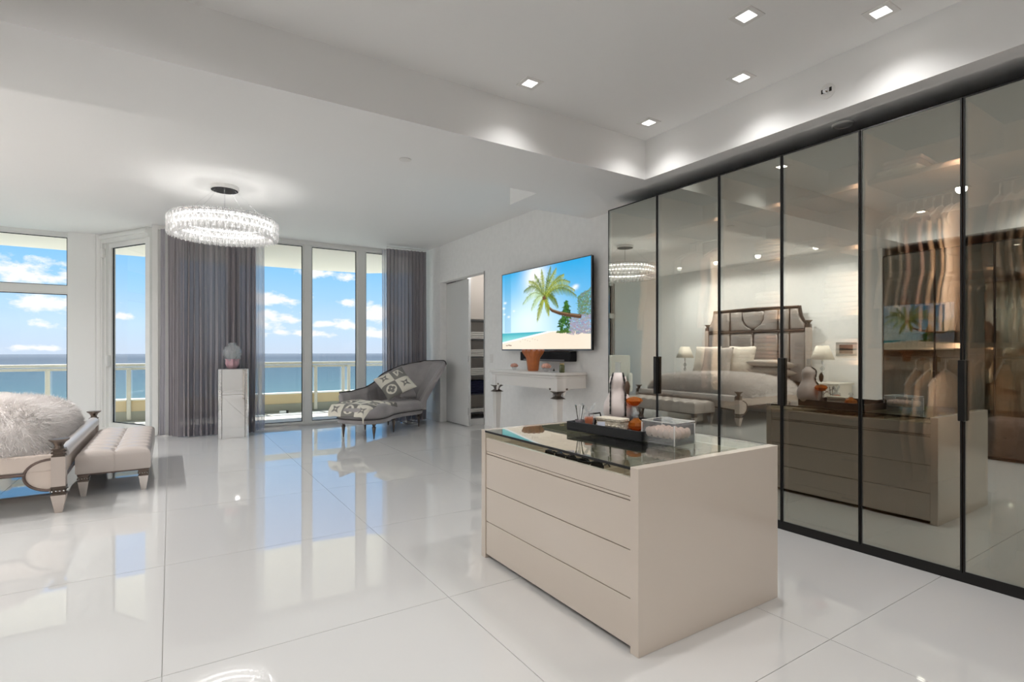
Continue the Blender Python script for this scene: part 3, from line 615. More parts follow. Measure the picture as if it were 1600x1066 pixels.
# ================================================================ TELEVISION
def screen_image(W=400,Hh=225):
    Y,X=np.mgrid[0:Hh,0:W]; v=1-(Y+.5)/Hh; u=(X+.5)/W
    def L3(*c): return np.array([lin(a) for a in c])
    a=np.clip(v,0,1)[...,None]; img=L3(205,240,248)*(1-a)+L3(25,165,225)*a
    img=img*(1-np.clip((u-.55)*1.2,0,.6)[...,None])+L3(20,160,225)*np.clip((u-.55)*1.2,0,.6)[...,None]*1.0
    d=np.hypot((u-.43)*1.78,(v-.88)); gl=np.exp(-(d/.24)**2)[...,None]; img=img*(1-gl)+np.array([1,1,1])*gl
    gl=(np.exp(-(np.hypot((u-.35)*1.1,v-.35)/.30)**2)*.75)[...,None]; img=img*(1-gl)+L3(240,250,250)*gl
    reflect_band=((u>.035)&(u<.12)&(v>.22))[...,None]*.35; img=img*(1-reflect_band)+L3(40,150,200)*reflect_band  # darker strip painted into the picture as a reflection on the screen
    r2=np.random.RandomState(3)
    for (cx_,cy_,s) in ((.845,.68,.03),(.86,.70,.025),(.04,.62,.02),(.02,.55,.02),(.09,.43,.018),(.03,.47,.015),(.16,.50,.014)):
        g_=(np.exp(-((u-cx_)**2/(s*s)+(v-cy_)**2/(s*s*.5)))*.8)[...,None]; img=img*(1-g_)+np.array([.95,.97,1])*g_
    sea=(v<.215)&(v>.12+.14*np.clip(u/.65,0,1)**1.0*1.0-.03); sh=(v<.215)
    img[sh]=L3(242,226,205)
    sm=sh&((.215-v)<(.13*(1-np.clip(u/.62,0,1)))); t=np.clip((.215-v)/.13,0,1)[...,None]; seac=L3(40,165,180)*(1-t)+L3(150,225,220)*t; img[sm]=seac[sm]
    fo=sh&(np.abs((.215-v)-.13*(1-np.clip(u/.62,0,1)))<.010); img[fo]=L3(250,250,248)
    n=r2.rand(Hh,W); img[sh]*=(.96+.06*n[sh])[...,None]
    P=lambda x,y:(x*W/Hh,1-y)
    T=lambda *c:[lin(q) for q in c]
    for (x,y) in ((.10,.055),(.07,.05),(.12,.05)): seg(img,P(x-.015,y),P(x+.01,y),.006,.004,T(120,95,80))
    for k in range(8): seg(img,P(.24+.03*k,.10+.01*((k*3)%4)),P(.25+.03*k,.10+.01*((k*3)%4)),.003,.002,T(170,150,130))
    # far greenery, grey strokes painted in for reflected lights, conifer, bush
    for k in range(800):
        x=.88+.12*r2.rand(); y=.36+.10*r2.rand()*(.3+x-.85)/.15; seg(img,P(x,y),P(x+.01*r2.randn(),y+.015*r2.rand()),.0035,.002,T(70+60*r2.rand(),100+50*r2.rand(),70+30*r2.rand()))
    for k in range(500):
        x=.80+.2*r2.rand(); y=.17+.2*r2.rand(); seg(img,P(x,y),P(x+.02*r2.randn(),y+.01*r2.randn()),.005,.003,T(130+40*r2.rand(),135+30*r2.rand(),150+30*r2.rand()))
    for k in range(420):
        y=.19+.36*r2.rand(); w=.055*(1-abs(y-.28)/.30) if y<.40 else .045*(.56-y)/.16; x=.745+w*(2*r2.rand()-1)+.02*(y>.35)
        g=r2.rand(); seg(img,P(x,y),P(x+.012*r2.randn(),y-.02*r2.rand()),.008,.003,T(20+60*g,60+70*g,15+30*g))
    for k in range(60): x=.66+.12*r2.rand(); seg(img,P(x,.195),P(x+.01,.20+.02*r2.rand()),.006,.003,T(70,100,40))
    # trunk
    Q=[(.525,.62),(.56,.52),(.62,.455),(.70,.415),(.80,.385),(.90,.36)]
    for (a_,b_),k in zip(zip(Q,Q[1:]),range(9)): seg(img,P(*a_),P(*b_),.014+.002*k,.016+.002*k,T(88,62,42)); seg(img,P(a_[0],a_[1]+.012),P(b_[0],b_[1]+.012),.004,.005,T(150,118,84))
    fr=[(.845,.66,.10,1),(.86,.60,.10,0),(.74,.86,.05,1),(.66,.95,.03,1),(.60,.985,.0,0),(.50,.97,.0,1),(.42,.93,.02,0),(.35,.86,.05,1),(.29,.74,.10,0),(.275,.58,.10,2),(.38,.50,.08,2),(.45,.36,.05,1),(.58,.42,.05,1),(.68,.50,.08,0),(.80,.76,.10,1)]
    for q,(eu,ev,dr,tone) in enumerate(fr):
        x0,y0,x1,y1=.53*1.78,.63,eu*1.78,ev; prev=None; n_l=60
        for k in range(n_l):
            f=k/(n_l-1); x=x0+(x1-x0)*f; y=y0+(y1-y0)*f+dr*math.sin(PI*f)*.9
            if prev:
                dx,dy=x-prev[0],y-prev[1]; n_=math.hypot(dx,dy)+1e-6; w=.075*math.sin(PI*min(1,f*.88+.10))**.8; g=r2.rand()
                col=[T(60+70*g,85+70*g,20+20*g),T(105+90*g,125+75*g,30+40*g),T(150+60*g,180+50*g,120+60*g)][tone]
                for s in (-1,1):
                    ex=x+dx/n_*w*.55-s*dy/n_*w*.62; ey=y+dy/n_*w*.55+s*dx/n_*w*.62-.028*(.4+g); seg(img,(x,1-y),(ex,1-ey),.0032,.0010,col)
                seg(img,(prev[0],1-prev[1]),(x,1-y),.0028,.002,T(110,115,50))
            prev=(x,y)
    for k in range(14): seg(img,P(.515+.03*r2.rand(),.60+.04*r2.rand()),P(.52+.03*r2.rand(),.60+.03*r2.rand()),.010,.008,T(110,75,40))
    for _ in range(1): img[1:-1,1:-1]=img[1:-1,1:-1]*.5+.125*(img[:-2,1:-1]+img[2:,1:-1]+img[1:-1,:-2]+img[1:-1,2:])
    return img
W,Hh=440,248; img=screen_image(W,Hh)
tv=thing('television','large wall mounted television showing a leaning palm on a white beach','television',(3.76,5.18,1.72))
obj('casing',B(-.005,.03,-.903,.903,-.507,.505,.004),M_BLACK,tv); obj('wall_bracket',B(.03,.085,-.35,.35,-.25,.25,.004),M_BLACK,tv)
# flat screen surface with per-pixel colours
xs_=np.linspace(.895,-.895,W+1); zs_=np.linspace(.499,-.494,Hh+1)
gx,gz=np.meshgrid((xs_[:-1]+xs_[1:])/2,(zs_[:-1]+zs_[1:])/2)
V=np.stack([np.full(W*Hh,-.0065),gx.ravel(),gz.ravel()],1); idx=np.arange(W*Hh).reshape(Hh,W)
F=np.stack([idx[:-1,:-1],idx[1:,:-1],idx[1:,1:],idx[:-1,1:]],-1).reshape(-1,4)
me=bpy.data.meshes.new('screen'); me.from_pydata(V.tolist(),[],F.tolist()); setcol(me,np.concatenate([img.reshape(-1,3),np.ones((W*Hh,1))],1))
obj('screen',me,vcmat('television_picture',.12,1.05),tv)
obj('bezel',(lambda bm:(bx(bm,-.008,.0,-.905,-.895,-.509,.507),bx(bm,-.008,.0,.895,.905,-.509,.507),bx(bm,-.008,0,-.895,.895,.499,.507),bx(bm,-.008,0,-.895,.895,-.509,-.494),bm)[-1])(bmesh.new()),mat('bezel_grey',C(120,122,126),.3,metal=.6),tv)
sb_=thing('soundbar','black soundbar mounted on the wall under the television','speaker',(3.79,5.13,1.14))
obj('cabinet',B(-.045,.055,-.50,.50,-.055,.055,.008,2),mat('speaker_cloth',C(26,26,30),.8,bump=.4,bscale=400),sb_); obj('front_strip',B(-.048,-.044,-.40,.42,-.050,-.032),mat('grey_strip',C(120,120,124),.4),sb_)
# ================================================================ CONSOLE TABLE
M_CON=mat('ivory_lacquer',(.79,.765,.735,1),.28,coat=.3)
cn=thing('console_table','ivory console table with silver capped square tapering legs under the television','console table',(3.40,4.415,0))
CL=1.335; CD=.40
obj('table_top',B(-.03,CD,-.02,CL+.02,.945,.975,.004),M_CON,cn); obj('cornice',B(-.01,CD,0,CL,.915,.945,.006),M_CON,cn)
obj('apron_front',B(.01,.03,.03,CL-.03,.80,.915),M_CON,cn); obj('apron_side',B(.03,CD,.005,.03,.80,.915),M_CON,cn); obj('apron_side',B(.03,CD,CL-.03,CL-.005,.80,.915),M_CON,cn); obj('apron_back',B(CD-.02,CD,.03,CL-.03,.80,.915),M_CON,cn)
for (x,y) in ((.045,.045),(.045,CL-.045)):
    bm=frustum(bmesh.new(),x,y,.78,.915,.045,.045,.045,.045); frustum(bm,x,y,.02,.70,.020,.020,.040,.040); lg_=obj('leg',bm,M_CON,cn)
    bm=frustum(bmesh.new(),x,y,.755,.78,.030,.030,.062,.062); frustum(bm,x,y,.728,.755,.024,.024,.030,.030); frustum(bm,x,y,.70,.728,.060,.060,.024,.024); obj('capital',bm,M_SILVER,lg_); obj('foot_cap',frustum(bmesh.new(),x,y,0,.02,.026,.026,.021,.021),M_SILVER,lg_)
for y,s in ((.09,1),(CL-.09,-1)):
    obj('corner_bracket',prism(bmesh.new(),[(y,.80),(y+s*.10,.80),(y+s*.045,.775),(y+s*.02,.735),(y,.72)],.012,.028,'x'),M_CON,cn)
    obj('stud',B(.004,.012,y+s*.045-.010,y+s*.045+.010,.79,.81),M_SILVER,cn)
obj('corner_bracket',prism(bmesh.new(),[(.09,.80),(.19,.80),(.13,.775),(.11,.735),(.09,.72)],.008,.028,'y'),M_CON,cn); obj('stud',B(.125,.145,.0,.008,.79,.81),M_SILVER,cn)
CT=.9755
v=thing('flared_vase','tall amber frosted glass vase with a scalloped flared rim on the console','vase',(3.54,5.05,CT))
obj('vase_body',lathe([(.060,0),(.066,.02),(.072,.10),(.080,.15),(.110,.20),(.122,.225),(.118,.245),(.108,.235),(.072,.15),(.05,.03)],48,rib=(12,.07,5)),M_AMBERV,v,smooth=True)
for k in range(12):
    a=2*PI*k/12; obj('rim_scallop',sphere(bmesh.new(),(.114*math.cos(a),.114*math.sin(a),.235),.02,8,6,(1,1,.8)),mat('rose_rim',C(196,140,124),.3),v,smooth=True)
def rose_candle(y,label,s):
    g=thing('rose_candle_holder',label,'candle holder',(3.50,y,CT),0,'rose candle holders on the console'); bm=lathe([(.012,0),(.022*s,.004),(.026*s,.025),(.034*s,.04),(.030*s,.042)],20); obj('glass_foot',bm,M_CLEAR,g,smooth=True)
    m_=mat('salmon_glass',C(214,160,142),.35,coat=.4)
    for r_,n,z in ((.030*s,6,.052),(.020*s,5,.062),(.0,1,.066)):
        for k in range(n): a=2*PI*k/n+z*40; obj('petal',sphere(bmesh.new(),(r_*math.cos(a),r_*math.sin(a),z*s),.022*s,8,6,(1,1,.8)),m_,g,smooth=True)
rose_candle(5.39,'salmon rose candle holder at the left of the amber vase on the console',1.0); rose_candle(4.74,'salmon rose candle holder at the right of the amber vase on the console',1.15)
g=thing('glass_pyramid','tiny clear glass dish with a dark pointed tip on the console','ornament',(3.5,4.60,CT)); obj('dish',lathe([(.03,0),(.045,.008),(.04,.012),(0,.012)],16),M_CLEAR,g); obj('tip',lathe([(.014,.012),(.001,.045)],10),M_BLACK,g)
g=thing('green_bottle','small dark green glass bottle at the right end of the console','bottle',(3.5,4.46,CT)); obj('bottle_body',lathe([(.026,0),(.03,.01),(.03,.07),(.022,.085)],18),mat('olive_glass',C(84,88,52),.1,coat=.6,var=.3,vscale=30),g,smooth=True); obj('rim',lathe([(.022,.085),(.026,.09),(.024,.10),(.015,.10)],18),mat('gilt_rim',C(170,150,110),.3,metal=.7),g,smooth=True)
t=thing('light_switch','white rectangular light switch on the wall left of the console','switch',(3.85,6.52,1.10)); obj('plate',B(-.008,0,-.04,.04,-.06,.06,.002),M_WHITE,t); obj('rocker',B(-.012,-.008,-.018,.018,-.035,.035),M_WHITE,t)
t=thing('wall_outlet','white power outlet low on the wall beside the right curtain','outlet',(3.85,8.49,.41)); obj('plate',B(-.007,0,-.04,.04,-.06,.06,.002),M_WHITE,t); obj('socket',B(-.010,-.007,-.018,.018,-.035,.035),M_WHITE,t)
# linen closet shelves
sh=thing('linen_shelves','glass linen shelf unit seen through the open pocket door','shelf unit',(4.03,7.6,0))
MG=mat('shelf_edge',C(110,110,112),.3,metal=.5); MBG=mat('closet_back_gloss',C(214,204,194),.15,coat=.5)
obj('back_panel',B(0,.95,.42,.44,0,2.58),MBG,sh); obj('side_panel',B(.0,.02,0,.42,0,2.58),M_WHITE,sh); obj('side_panel',B(.93,.95,0,.42,0,2.58),M_WHITE,sh)
obj('upper_panel',B(.022,.928,.0,.02,1.72,2.58),MBG,sh); obj('base',B(.02,.93,0,.42,0,.10),M_WHITE,sh)
for z in (1.711,1.398,1.106,.803,.5,.197): obj('shelf',B(.02,.93,0,.42,z-.014,z),MG,sh)
for z,m_,n,nm in ((1.398,M_TOWEL,2,'white'),(1.106,M_TOWEL,2,'white'),(.803,M_TOWEL,2,'white'),(.5,M_NAVY,4,'navy'),(.197,M_TOWEL,1,'white')):
    hh=.062 if nm=='white' else .055
    where={1.398:'highest towel shelf',1.106:'second towel shelf',.803:'third towel shelf above the navy pile',.5:'shelf below',.197:'lowest shelf'}[z]
    for q in range(n):
        o=folded(4.27,7.78,z+q*hh,.36,.30,hh-.003,m_,f'{nm} folded towel, {["lower","upper"][q] if n==2 else ["bottom","second","third","top"][q] if n==4 else "single"} one on the {where}','towel','folded_towel')
# ================================================================ BED
def collar(bm,cx,cy,z0,z1,w):
    h=(z1-z0)/5
    for k,ww in enumerate((1.12,.86,1.16,.86,1.12)): frustum(bm,cx,cy,z0+k*h,z0+(k+1)*h,w*ww,w*ww,w*ww*.96,w*ww*.96)
    return bm
def studs(par,cx,cy,z,w,m):
    bm=bmesh.new()
    for s in (-1,1):
        for k in range(4):
            o_=-w*.8+k*w*.533
            sphere(bm,(cx+o_,cy+s*w*1.14,z),w*.14,6,4); sphere(bm,(cx+s*w*1.14,cy+o_,z),w*.14,6,4)
    tag(obj('stud_row',bm,m,par),kind='stuff')
M_TRIM=mat('bronze_trim',C(104,90,84),.35,metal=.6)
M_RAILB=mat('rail_leather',C(208,194,184),.42,bump=.05,bscale=80)
bed=thing('bed','king bed with studded silver posts and padded pearl leather frame','bed',(-1.74,6.255,0))
def post(x,y,h):
    bm=frustum(bmesh.new(),x,y,0,.012,.020,.020,.026,.026); frustum(bm,x,y,.012,.135,.024,.024,.045,.045); frustum(bm,x,y,.20,h-.13,.042,.042,.042,.042)
    p=obj('post',bm,M_SATIN,bed); bm=collar(bmesh.new(),x,y,.135,.20,.040); obj('collar',bm,M_SILVER,p)
    bm=collar(bmesh.new(),x,y,h-.13,h-.07,.036); lathe([(.030,0),(.026,.02),(.040,.045),(.062,.062),(.064,.070),(.02,.072)],20,(x,y,h-.07),bm); obj('finial',bm,M_SILVER,p,smooth=True)
    studs(p,x,y,.168,.042,M_CHROME)
BX0,BX1,BY=-1.04,1.04,1.075
for x,y,h in ((BX1,-BY,.55),(BX1,BY,.55),(BX0,-BY,1.76),(BX0,BY,1.76)): post(x,y,h)
for s in (-1,1):
    obj('side_rail',B(BX0,BX1,s*BY-.025,s*BY+.025,.315,.44,.015,3),M_RAILB,bed); obj('rail_trim',tube([(BX0,s*(BY+.026),.315),(BX1-.19,s*(BY+.026),.305)],.012,8),M_TRIM,bed)
    arc=[(BX1-.04-.155*math.sin(a),.29+.115*math.cos(a)) for a in [PI*k/16 for k in range(17)]]
    bm=prism(bmesh.new(),arc,s*BY-.018,s*BY+.018,'y'); obj('corner_medallion',bm,M_RAILB,bed)
    obj('medallion_trim',tube([(a,s*(BY+.022),b) for a,b in arc],.010,8),M_TRIM,bed,smooth=True)
obj('foot_panel',B(BX1-.02,BX1+.02,-BY+.04,BY-.04,.25,.42,.01,2),M_RAILB,bed); obj('foot_roll',tube([(BX1,-BY+.045,.435),(BX1,BY-.045,.435)],.052,20),mat('pewter_leather',C(214,208,206),.28,metal=.05),bed,smooth=True)
obj('foot_trim',tube([(BX1+.022,-BY+.04,.25),(BX1+.03,-.5,.28),(BX1+.03,.5,.28),(BX1+.022,BY-.04,.25)],.011,8),M_TRIM,bed)
# headboard
M_HB=mat('headboard_leather',C(168,160,156),.26,metal=.35,coat=.1)
hb=obj('headboard_frame',prism(bmesh.new(),[(-BY+.04,.3),(BY-.04,.3),(BY-.04,1.72),(BY-.07,1.76),(BY-.12,1.86),(BY-.15,2.03),(.16,2.06),(-.16,2.03),(-.16,2.045),(-BY+.15,2.04),(-BY+.12,1.86),(-BY+.07,1.76),(-BY+.04,1.72)],BX0-.03,BX0+.005,'x'),M_TRIM,bed)
def cushion(poly,d=.05,rows=4):
    """padded panel on the head board: polygon (y,z) inset and swelling"""
    bm=bmesh.new(); c=(sum(p[0] for p in poly)/len(poly),sum(p[1] for p in poly)/len(poly)); R=[]
    for k,(ins,h) in enumerate(((0,0),(.03,.55),(.10,.85),(.30,1.0),(.65,1.08))):
        R.append([bm.verts.new((BX0+.005+d*h,p[0]+(c[0]-p[0])*ins,p[1]+(c[1]-p[1])*ins)) for p in poly])
    n=len(poly)
    for a,b in zip(R,R[1:]):
        for i in range(n): bm.faces.new((a[i],a[(i+1)%n],b[(i+1)%n],b[i]))
    bm.faces.new(R[-1]); bm.faces.new(R[0][::-1]); obj('padded_panel',bm,M_HB,bed,smooth='all')
U=[(.24*math.cos(a),1.98+.34*math.sin(a)) for a in [PI+PI*k/12 for k in range(13)]]
cushion(U)
for s in (-1,1):
    cushion([(s*y,z) for y,z in ((.255,1.99),(.24,1.82),(.13,1.66),(.03,1.625),(.03,1.60),(.50,1.60),(.50,1.99))])
    cushion([(s*y,z) for y,z in ((.53,1.60),(.72,1.60),(.72,1.99),(.53,1.99))])
    cushion([(s*y,z) for y,z in ((.75,1.60),(1.02,1.60),(1.02,1.70),(.96,1.76),(.91,1.86),(.89,1.99),(.75,1.99))])
    cushion([(s*y,z) for y,z in ((.02,.62),(.50,.62),(.50,1.57),(.02,1.57))]); cushion([(s*y,z) for y,z in ((.53,.62),(.72,.62),(.72,1.57),(.53,1.57))]); cushion([(s*y,z) for y,z in ((.75,.62),(1.02,.62),(1.02,1.57),(.75,1.57))])
obj('cross_trim',tube([(BX0+.05,-1.02,1.585),(BX0+.05,1.02,1.585)],.012,8),M_TRIM,bed)
obj('top_trim',tube([(BX0+.03,-.90,2.03),(BX0+.03,0,2.05),(BX0+.03,.90,2.03)],.014,8),M_TRIM,bed)
obj('mattress',B(BX0+.05,BX1-.16,-.95,.95,.32,.54,.05,3),mat('mattress_cloth',C(225,220,214),.8),bed)
# fur blanket
def furp(x,y,out=0):
    pass
ft=thing('fur_blanket','long pile pinkish grey fur blanket covering the bed','blanket',(-1.70,6.255,.42))
HX,HY=1.0,1.075
def surf(u,v):
    # u,v in -1..1 -> superellipse dome
    x=HX*u; y=HY*v
    e=(abs(u)**9+abs(v)**6)**(1/6); h=.35*max(0,1-e**5)**.5 if e<1 else 0
    h+=.012*math.sin(5*x+2)*math.sin(4.2*y)+.02*math.exp(-((x-.2)**2+(y+.2)**2)*3)
    return Vector((x*.93 if h>.02 else x*.93,y*(1+.0),max(.0,h)))
N=60
bm=grid(N,N,lambda a,b:surf(math.sin(PI/2*(2*a-1)),math.sin(PI/2*(2*b-1))))
base=obj('blanket_cloth',bm,M_FUR,ft,smooth='all')
me=base.data; V=np.array([v.co[:] for v in me.vertices]); NN=np.array([v.normal[:] for v in me.vertices])
polys=[tuple(p.vertices) for p in me.polygons]; ar=np.array([p.area for p in me.polygons]); pr=ar/ar.sum()
cnt=60000; pick=rng.choice(len(polys),cnt,p=pr); P4=np.array(polys)[pick]; a=rng.rand(cnt,1); b=rng.rand(cnt,1)
pos=(V[P4[:,0]]*(1-a)+V[P4[:,1]]*a)*(1-b)+(V[P4[:,3]]*(1-a)+V[P4[:,2]]*a)*b; nr=NN[P4[:,0]]; nr/=np.linalg.norm(nr,axis=1,keepdims=True)+1e-9
flip=np.where(nr[:,2:3]<-.2,-1,1); nr=nr*flip
fl_=np.stack([.3+.5*np.sin(pos[:,1]*5+pos[:,0]*3),-.5+.4*np.sin(pos[:,0]*6),-.5*np.ones(cnt)],1)*.9+rng.randn(cnt,3)*.22
d=nr*.55+fl_*.6; d/=np.linalg.norm(d,axis=1,keepdims=True); ln=(.045+.045*rng.rand(cnt,1)); side=np.cross(d,rng.randn(cnt,3)); side/=np.linalg.norm(side,axis=1,keepdims=True)
w=.0022; tip=pos+d*ln+np.array([0,0,-.008]); VV=np.stack([pos-side*w,pos+side*w,tip],1).reshape(-1,3); VV[:,2]=np.maximum(VV[:,2],-.02)
me2=bpy.data.meshes.new('fur_pile'); me2.from_pydata(VV.tolist(),[],np.arange(cnt*3).reshape(-1,3).tolist()); tag(obj('fur_pile',me2,M_FUR,ft),kind='stuff')
# pillows on the bed
def pillow_mesh(w,h,t,n=14,name='pillow'):
    def f(s):
        def g(u,v):
            x=2*u-1; y=2*v-1; k=(1-x**4)*(1-y**4); e=1-.05*(1-abs(x))*abs(y)**3-.05*(1-abs(y))*abs(x)**3
            return Vector((x*w/2*(1-.06*(1-abs(y))),y*h/2*(1-.06*(1-abs(x))),s*t/2*max(k,0)**.55))
        return g
    bm=bmesh.new(); 
    for s in (1,-1):
        V_=[[bm.verts.new(f(s)(i/(n-1),j/(n-1))) for j in range(n)] for i in range(n)]
        for i in range(n-1):
            for j in range(n-1): q=(V_[i][j],V_[i+1][j],V_[i+1][j+1],V_[i][j+1]); bm.faces.new(q if s==1 else q[::-1])
    bmesh.ops.remove_doubles(bm,verts=bm.verts,dist=1e-5); return bm
def pillow(w,h,t,m,loc,rot,label,name='pillow'):
    o=tag(obj(name,pillow_mesh(w,h,t),m,None,smooth='all'),label,'pillow'); o.location=loc; o.rotation_euler=rot; return o
MPF=mat('faux_fur_pillow',C(226,216,204),.95,bump=.8,bscale=45,var=.1,vscale=20); MPG=mat('grey_fur_pillow',C(176,168,162),.95,bump=.8,bscale=45,var=.12,vscale=20); MSL=mat('satin_pillow',C(170,160,152),.3,var=.05)
tl=1.15
pillow(.62,.55,.18,MPF,(-2.32,7.00,1.03),(PI/2-.25,0,PI/2),'cream fluffy square pillow at the far side of the bed')
pillow(.62,.55,.18,MPG,(-2.12,6.62,1.01),(PI/2-.3,0,PI/2-.1),'grey fluffy square pillow leaning in front of the cream ones')
pillow(.58,.55,.18,MPF,(-2.30,6.22,1.03),(PI/2-.25,0,PI/2),'cream fluffy square pillow beside the stacked satin pillows')
for q,(y,z,lb) in enumerate(((5.68,.82,'lower satin pillow with dark trim in the near stack on the bed'),(5.68,.96,'upper satin pillow with dark trim in the near stack on the bed'))): pillow(.50,.72,.15,MSL,(-2.42,y,z),(0,-.12,0),lb)
# nightstands + lamps
M_NS=mat('ivory_nightstand',C(226,220,208),.35)
def nightstand(y0,y1,label):
    w=y1-y0; t=thing('nightstand',label,'nightstand',(-2.62,(y0+y1)/2,0))
    obj('top',B(-.26,.26,-w/2,w/2,.63,.665,.006),M_NS,t); obj('case',B(-.24,.24,-w/2+.03,w/2-.03,.16,.63,.004),M_NS,t)
    for z0,z1 in ((.18,.39),(.41,.62)):
        dr=obj('drawer',B(.24,.256,-w/2+.05,w/2-.05,z0,z1,.004),M_NS,t); zc=(z0+z1)/2
        obj('knob',lathe([(.0,0),(.022,.006),(.022,.012),(0,.018)],14,(0,0,0)),M_CHROME,dr,smooth=True); k=dr.children[0]; k.rotation_euler=(0,PI/2,0); k.location=(.256,0,zc)
        for s in (-1,1):
            obj('scroll_inlay',tube([(.258,s*(w/2-.07),zc+.07),(.258,s*(w/2-.14),zc+.03),(.258,s*.12,zc),(.258,s*.06,zc+.05)],.006,6),M_TRIM,dr); obj('scroll_inlay',tube([(.258,s*(w/2-.07),zc-.07),(.258,s*(w/2-.14),zc-.03),(.258,s*.12,zc),(.258,s*.06,zc-.05)],.006,6),M_TRIM,dr)
    for x in (-.2,.2):
        for y in (-w/2+.06,w/2-.06): obj('leg',frustum(bmesh.new(),x,y,0,.16,.018,.018,.034,.034),M_SILVER,t)
nightstand(4.46,5.10,'ivory nightstand with scroll inlays beside the near side of the bed'); nightstand(7.46,8.12,'ivory nightstand beside the far side of the bed')
def lamp(y,label):
    t=thing('table_lamp',label,'lamp',(-2.62,y,.6655)); obj('lamp_base',lathe([(.07,0),(.07,.012),(.02,.02),(.012,.10),(.030,.115),(.030,.16),(.012,.175),(.010,.30),(.018,.36),(.008,.39)],20),M_CHROME,t,smooth=True)
    obj('crystal_ball',lathe([(.01,.19),(.036,.215),(.04,.245),(.01,.28)],10),M_CLEAR,t); obj('lamp_shade',lathe([(.19,.385),(.095,.63)],32,cap=False),mat('ivory_shade',C(236,228,214),.8),t,smooth=True,solid=.003); obj('harp',tube([(0,0,.385),(0,0,.63),(0,0,.65)],.004,6),M_CHROME,t)
lamp(4.86,'ivory shaded crystal table lamp on the near nightstand'); lamp(7.80,'ivory shaded crystal table lamp on the far nightstand')
t=thing('wall_panel','black screen control panel in a silver frame on the wall behind the bed','control panel',(-2.9,4.60,1.235)); obj('frame',B(0,.012,-.17,.17,-.12,.12,.003),mat('panel_silver',C(170,172,170),.35,metal=.4),t); obj('display',B(.012,.015,-.11,.11,-.075,.075),M_BLACK,t)
# ================================================================ BENCH
bn=thing('tufted_bench','pearl leather tufted bench with silver collared feet at the foot of the bed','bench',(-.40,6.40,0))
bw,bl=.245,.80
def bt(u,v):
    x=(2*u-1); y=(2*v-1)
    cx_=abs(math.sin(PI*2*u/1)); cyy=abs(math.sin(PI*8*v)); h=.350+.034*(min(cx_,1)**.45)*(cyy**.45)
    return Vector((x*bw,y*bl,h))
bm=grid(33,97,bt); 
for e in list(bm.edges):
    pass
be=[e for e in bm.edges if e.is_boundary]; r=bmesh.ops.extrude_edge_only(bm,edges=be); vv=[g for g in r['geom'] if isinstance(g,bmesh.types.BMVert)]
for v_ in vv: v_.co.x*=1.045; v_.co.y*=1.014; v_.co.z=.325
be=[e for e in bm.edges if e.is_boundary]; r=bmesh.ops.extrude_edge_only(bm,edges=be); vv=[g for g in r['geom'] if isinstance(g,bmesh.types.BMVert)]
for v_ in vv: v_.co.z=.20
be=[e for e in bm.edges if e.is_boundary]; r=bmesh.ops.extrude_edge_only(bm,edges=be); vv=[g for g in r['geom'] if isinstance(g,bmesh.types.BMVert)]
for v_ in vv: v_.co.x*=.97; v_.co.y*=.99; v_.co.z=.190
obj('tufted_cushion',bm,M_LEATHER,bn,smooth=True)
for i in range(1,2):
    for j in range(0,9): obj('button',sphere(bmesh.new(),(0,-bl+j*bl/4*.998,.357),.008,8,6,(1,1,.5)),M_LEATHER,bn,smooth=True)
bm=tube([(0,-bl-.012,.34),(0,-bl-.0125,.20)],.0035,6); obj('seam',bm,M_LEATHER,bn)
obj('base_trim',B(-bw,bw,-bl,bl,.178,.19),M_TRIM,bn)
for x in (-bw+.04,bw-.04):
    for y in (-bl+.04,0 if x>5 else bl-.04):
        f=obj('foot',frustum(bmesh.new(),x,y,0,.125,.018,.018,.036,.036),mat('mirror_foot',C(214,206,200),.15,metal=.6),bn); obj('foot_collar',collar(bmesh.new(),x,y,.125,.178,.034),M_SILVER,f); studs(f,x,y,.152,.034,M_CHROME)
# ================================================================ CHAISE
ch=thing('chaise_longue','grey velvet chaise longue with a fanned channel back by the right curtain','chaise longue',(2.18,7.35,0),math.atan2(.61,.79))
def outline(k,inset=0):
    # plan outline, k 0..1 round the seat
    pts_=[(-.16,0),(-.14,-.18),(-.04,-.31),(.12,-.35),(.32,-.31),(.55,-.24),(.78,-.23),(1.0,-.27),(1.25,-.31),(1.38,-.22),(1.42,0),(1.38,.28),(1.2,.37),(.9,.38),(.6,.38),(.3,.38),(.08,.36),(-.06,.29),(-.14,.16)]
    n=len(pts_); t=k*n; i=int(t)%n; f=t-int(t); p0,p1,p2,p3=[pts_[(i+q)%n] for q in (-1,0,1,2)]
    q=[.5*((2*p1[a])+(-p0[a]+p2[a])*f+(2*p0[a]-5*p1[a]+4*p2[a]-p3[a])*f*f+(-p0[a]+3*p1[a]-3*p2[a]+p3[a])*f**3) for a in (0,1)]
    c=(.62,.03); return (q[0]+(c[0]-q[0])*inset*.55,q[1]+(c[1]-q[1])*inset)
def slab(name,levels,m,smooth='all',par=ch,n=76):
    bm=bmesh.new(); R=[]
    for z,ins in levels:
        zz=z if callable(z) else (lambda x,z=z:z); r_=[]
        for i in range(n): x,y=outline(i/n,ins); r_.append(bm.verts.new((x,y,zz(x))))
        R.append(r_)
    for a,b in zip(R,R[1:]):
        for i in range(n): bm.faces.new((a[i],a[(i+1)%n],b[(i+1)%n],b[i]))
    bm.faces.new(R[0][::-1]); bm.faces.new(R[-1]); return obj(name,bm,m,par,smooth=smooth)
slab('seat_base',[(.205,.06),(.21,.02),(.245,.0),(.265,.01),(.268,.05)],M_VELVET)
crv=lambda h:(lambda x:h+.045*math.exp(-((x-.25)/.33)**2)-.015*math.exp(-((x-.85)/.25)**2))
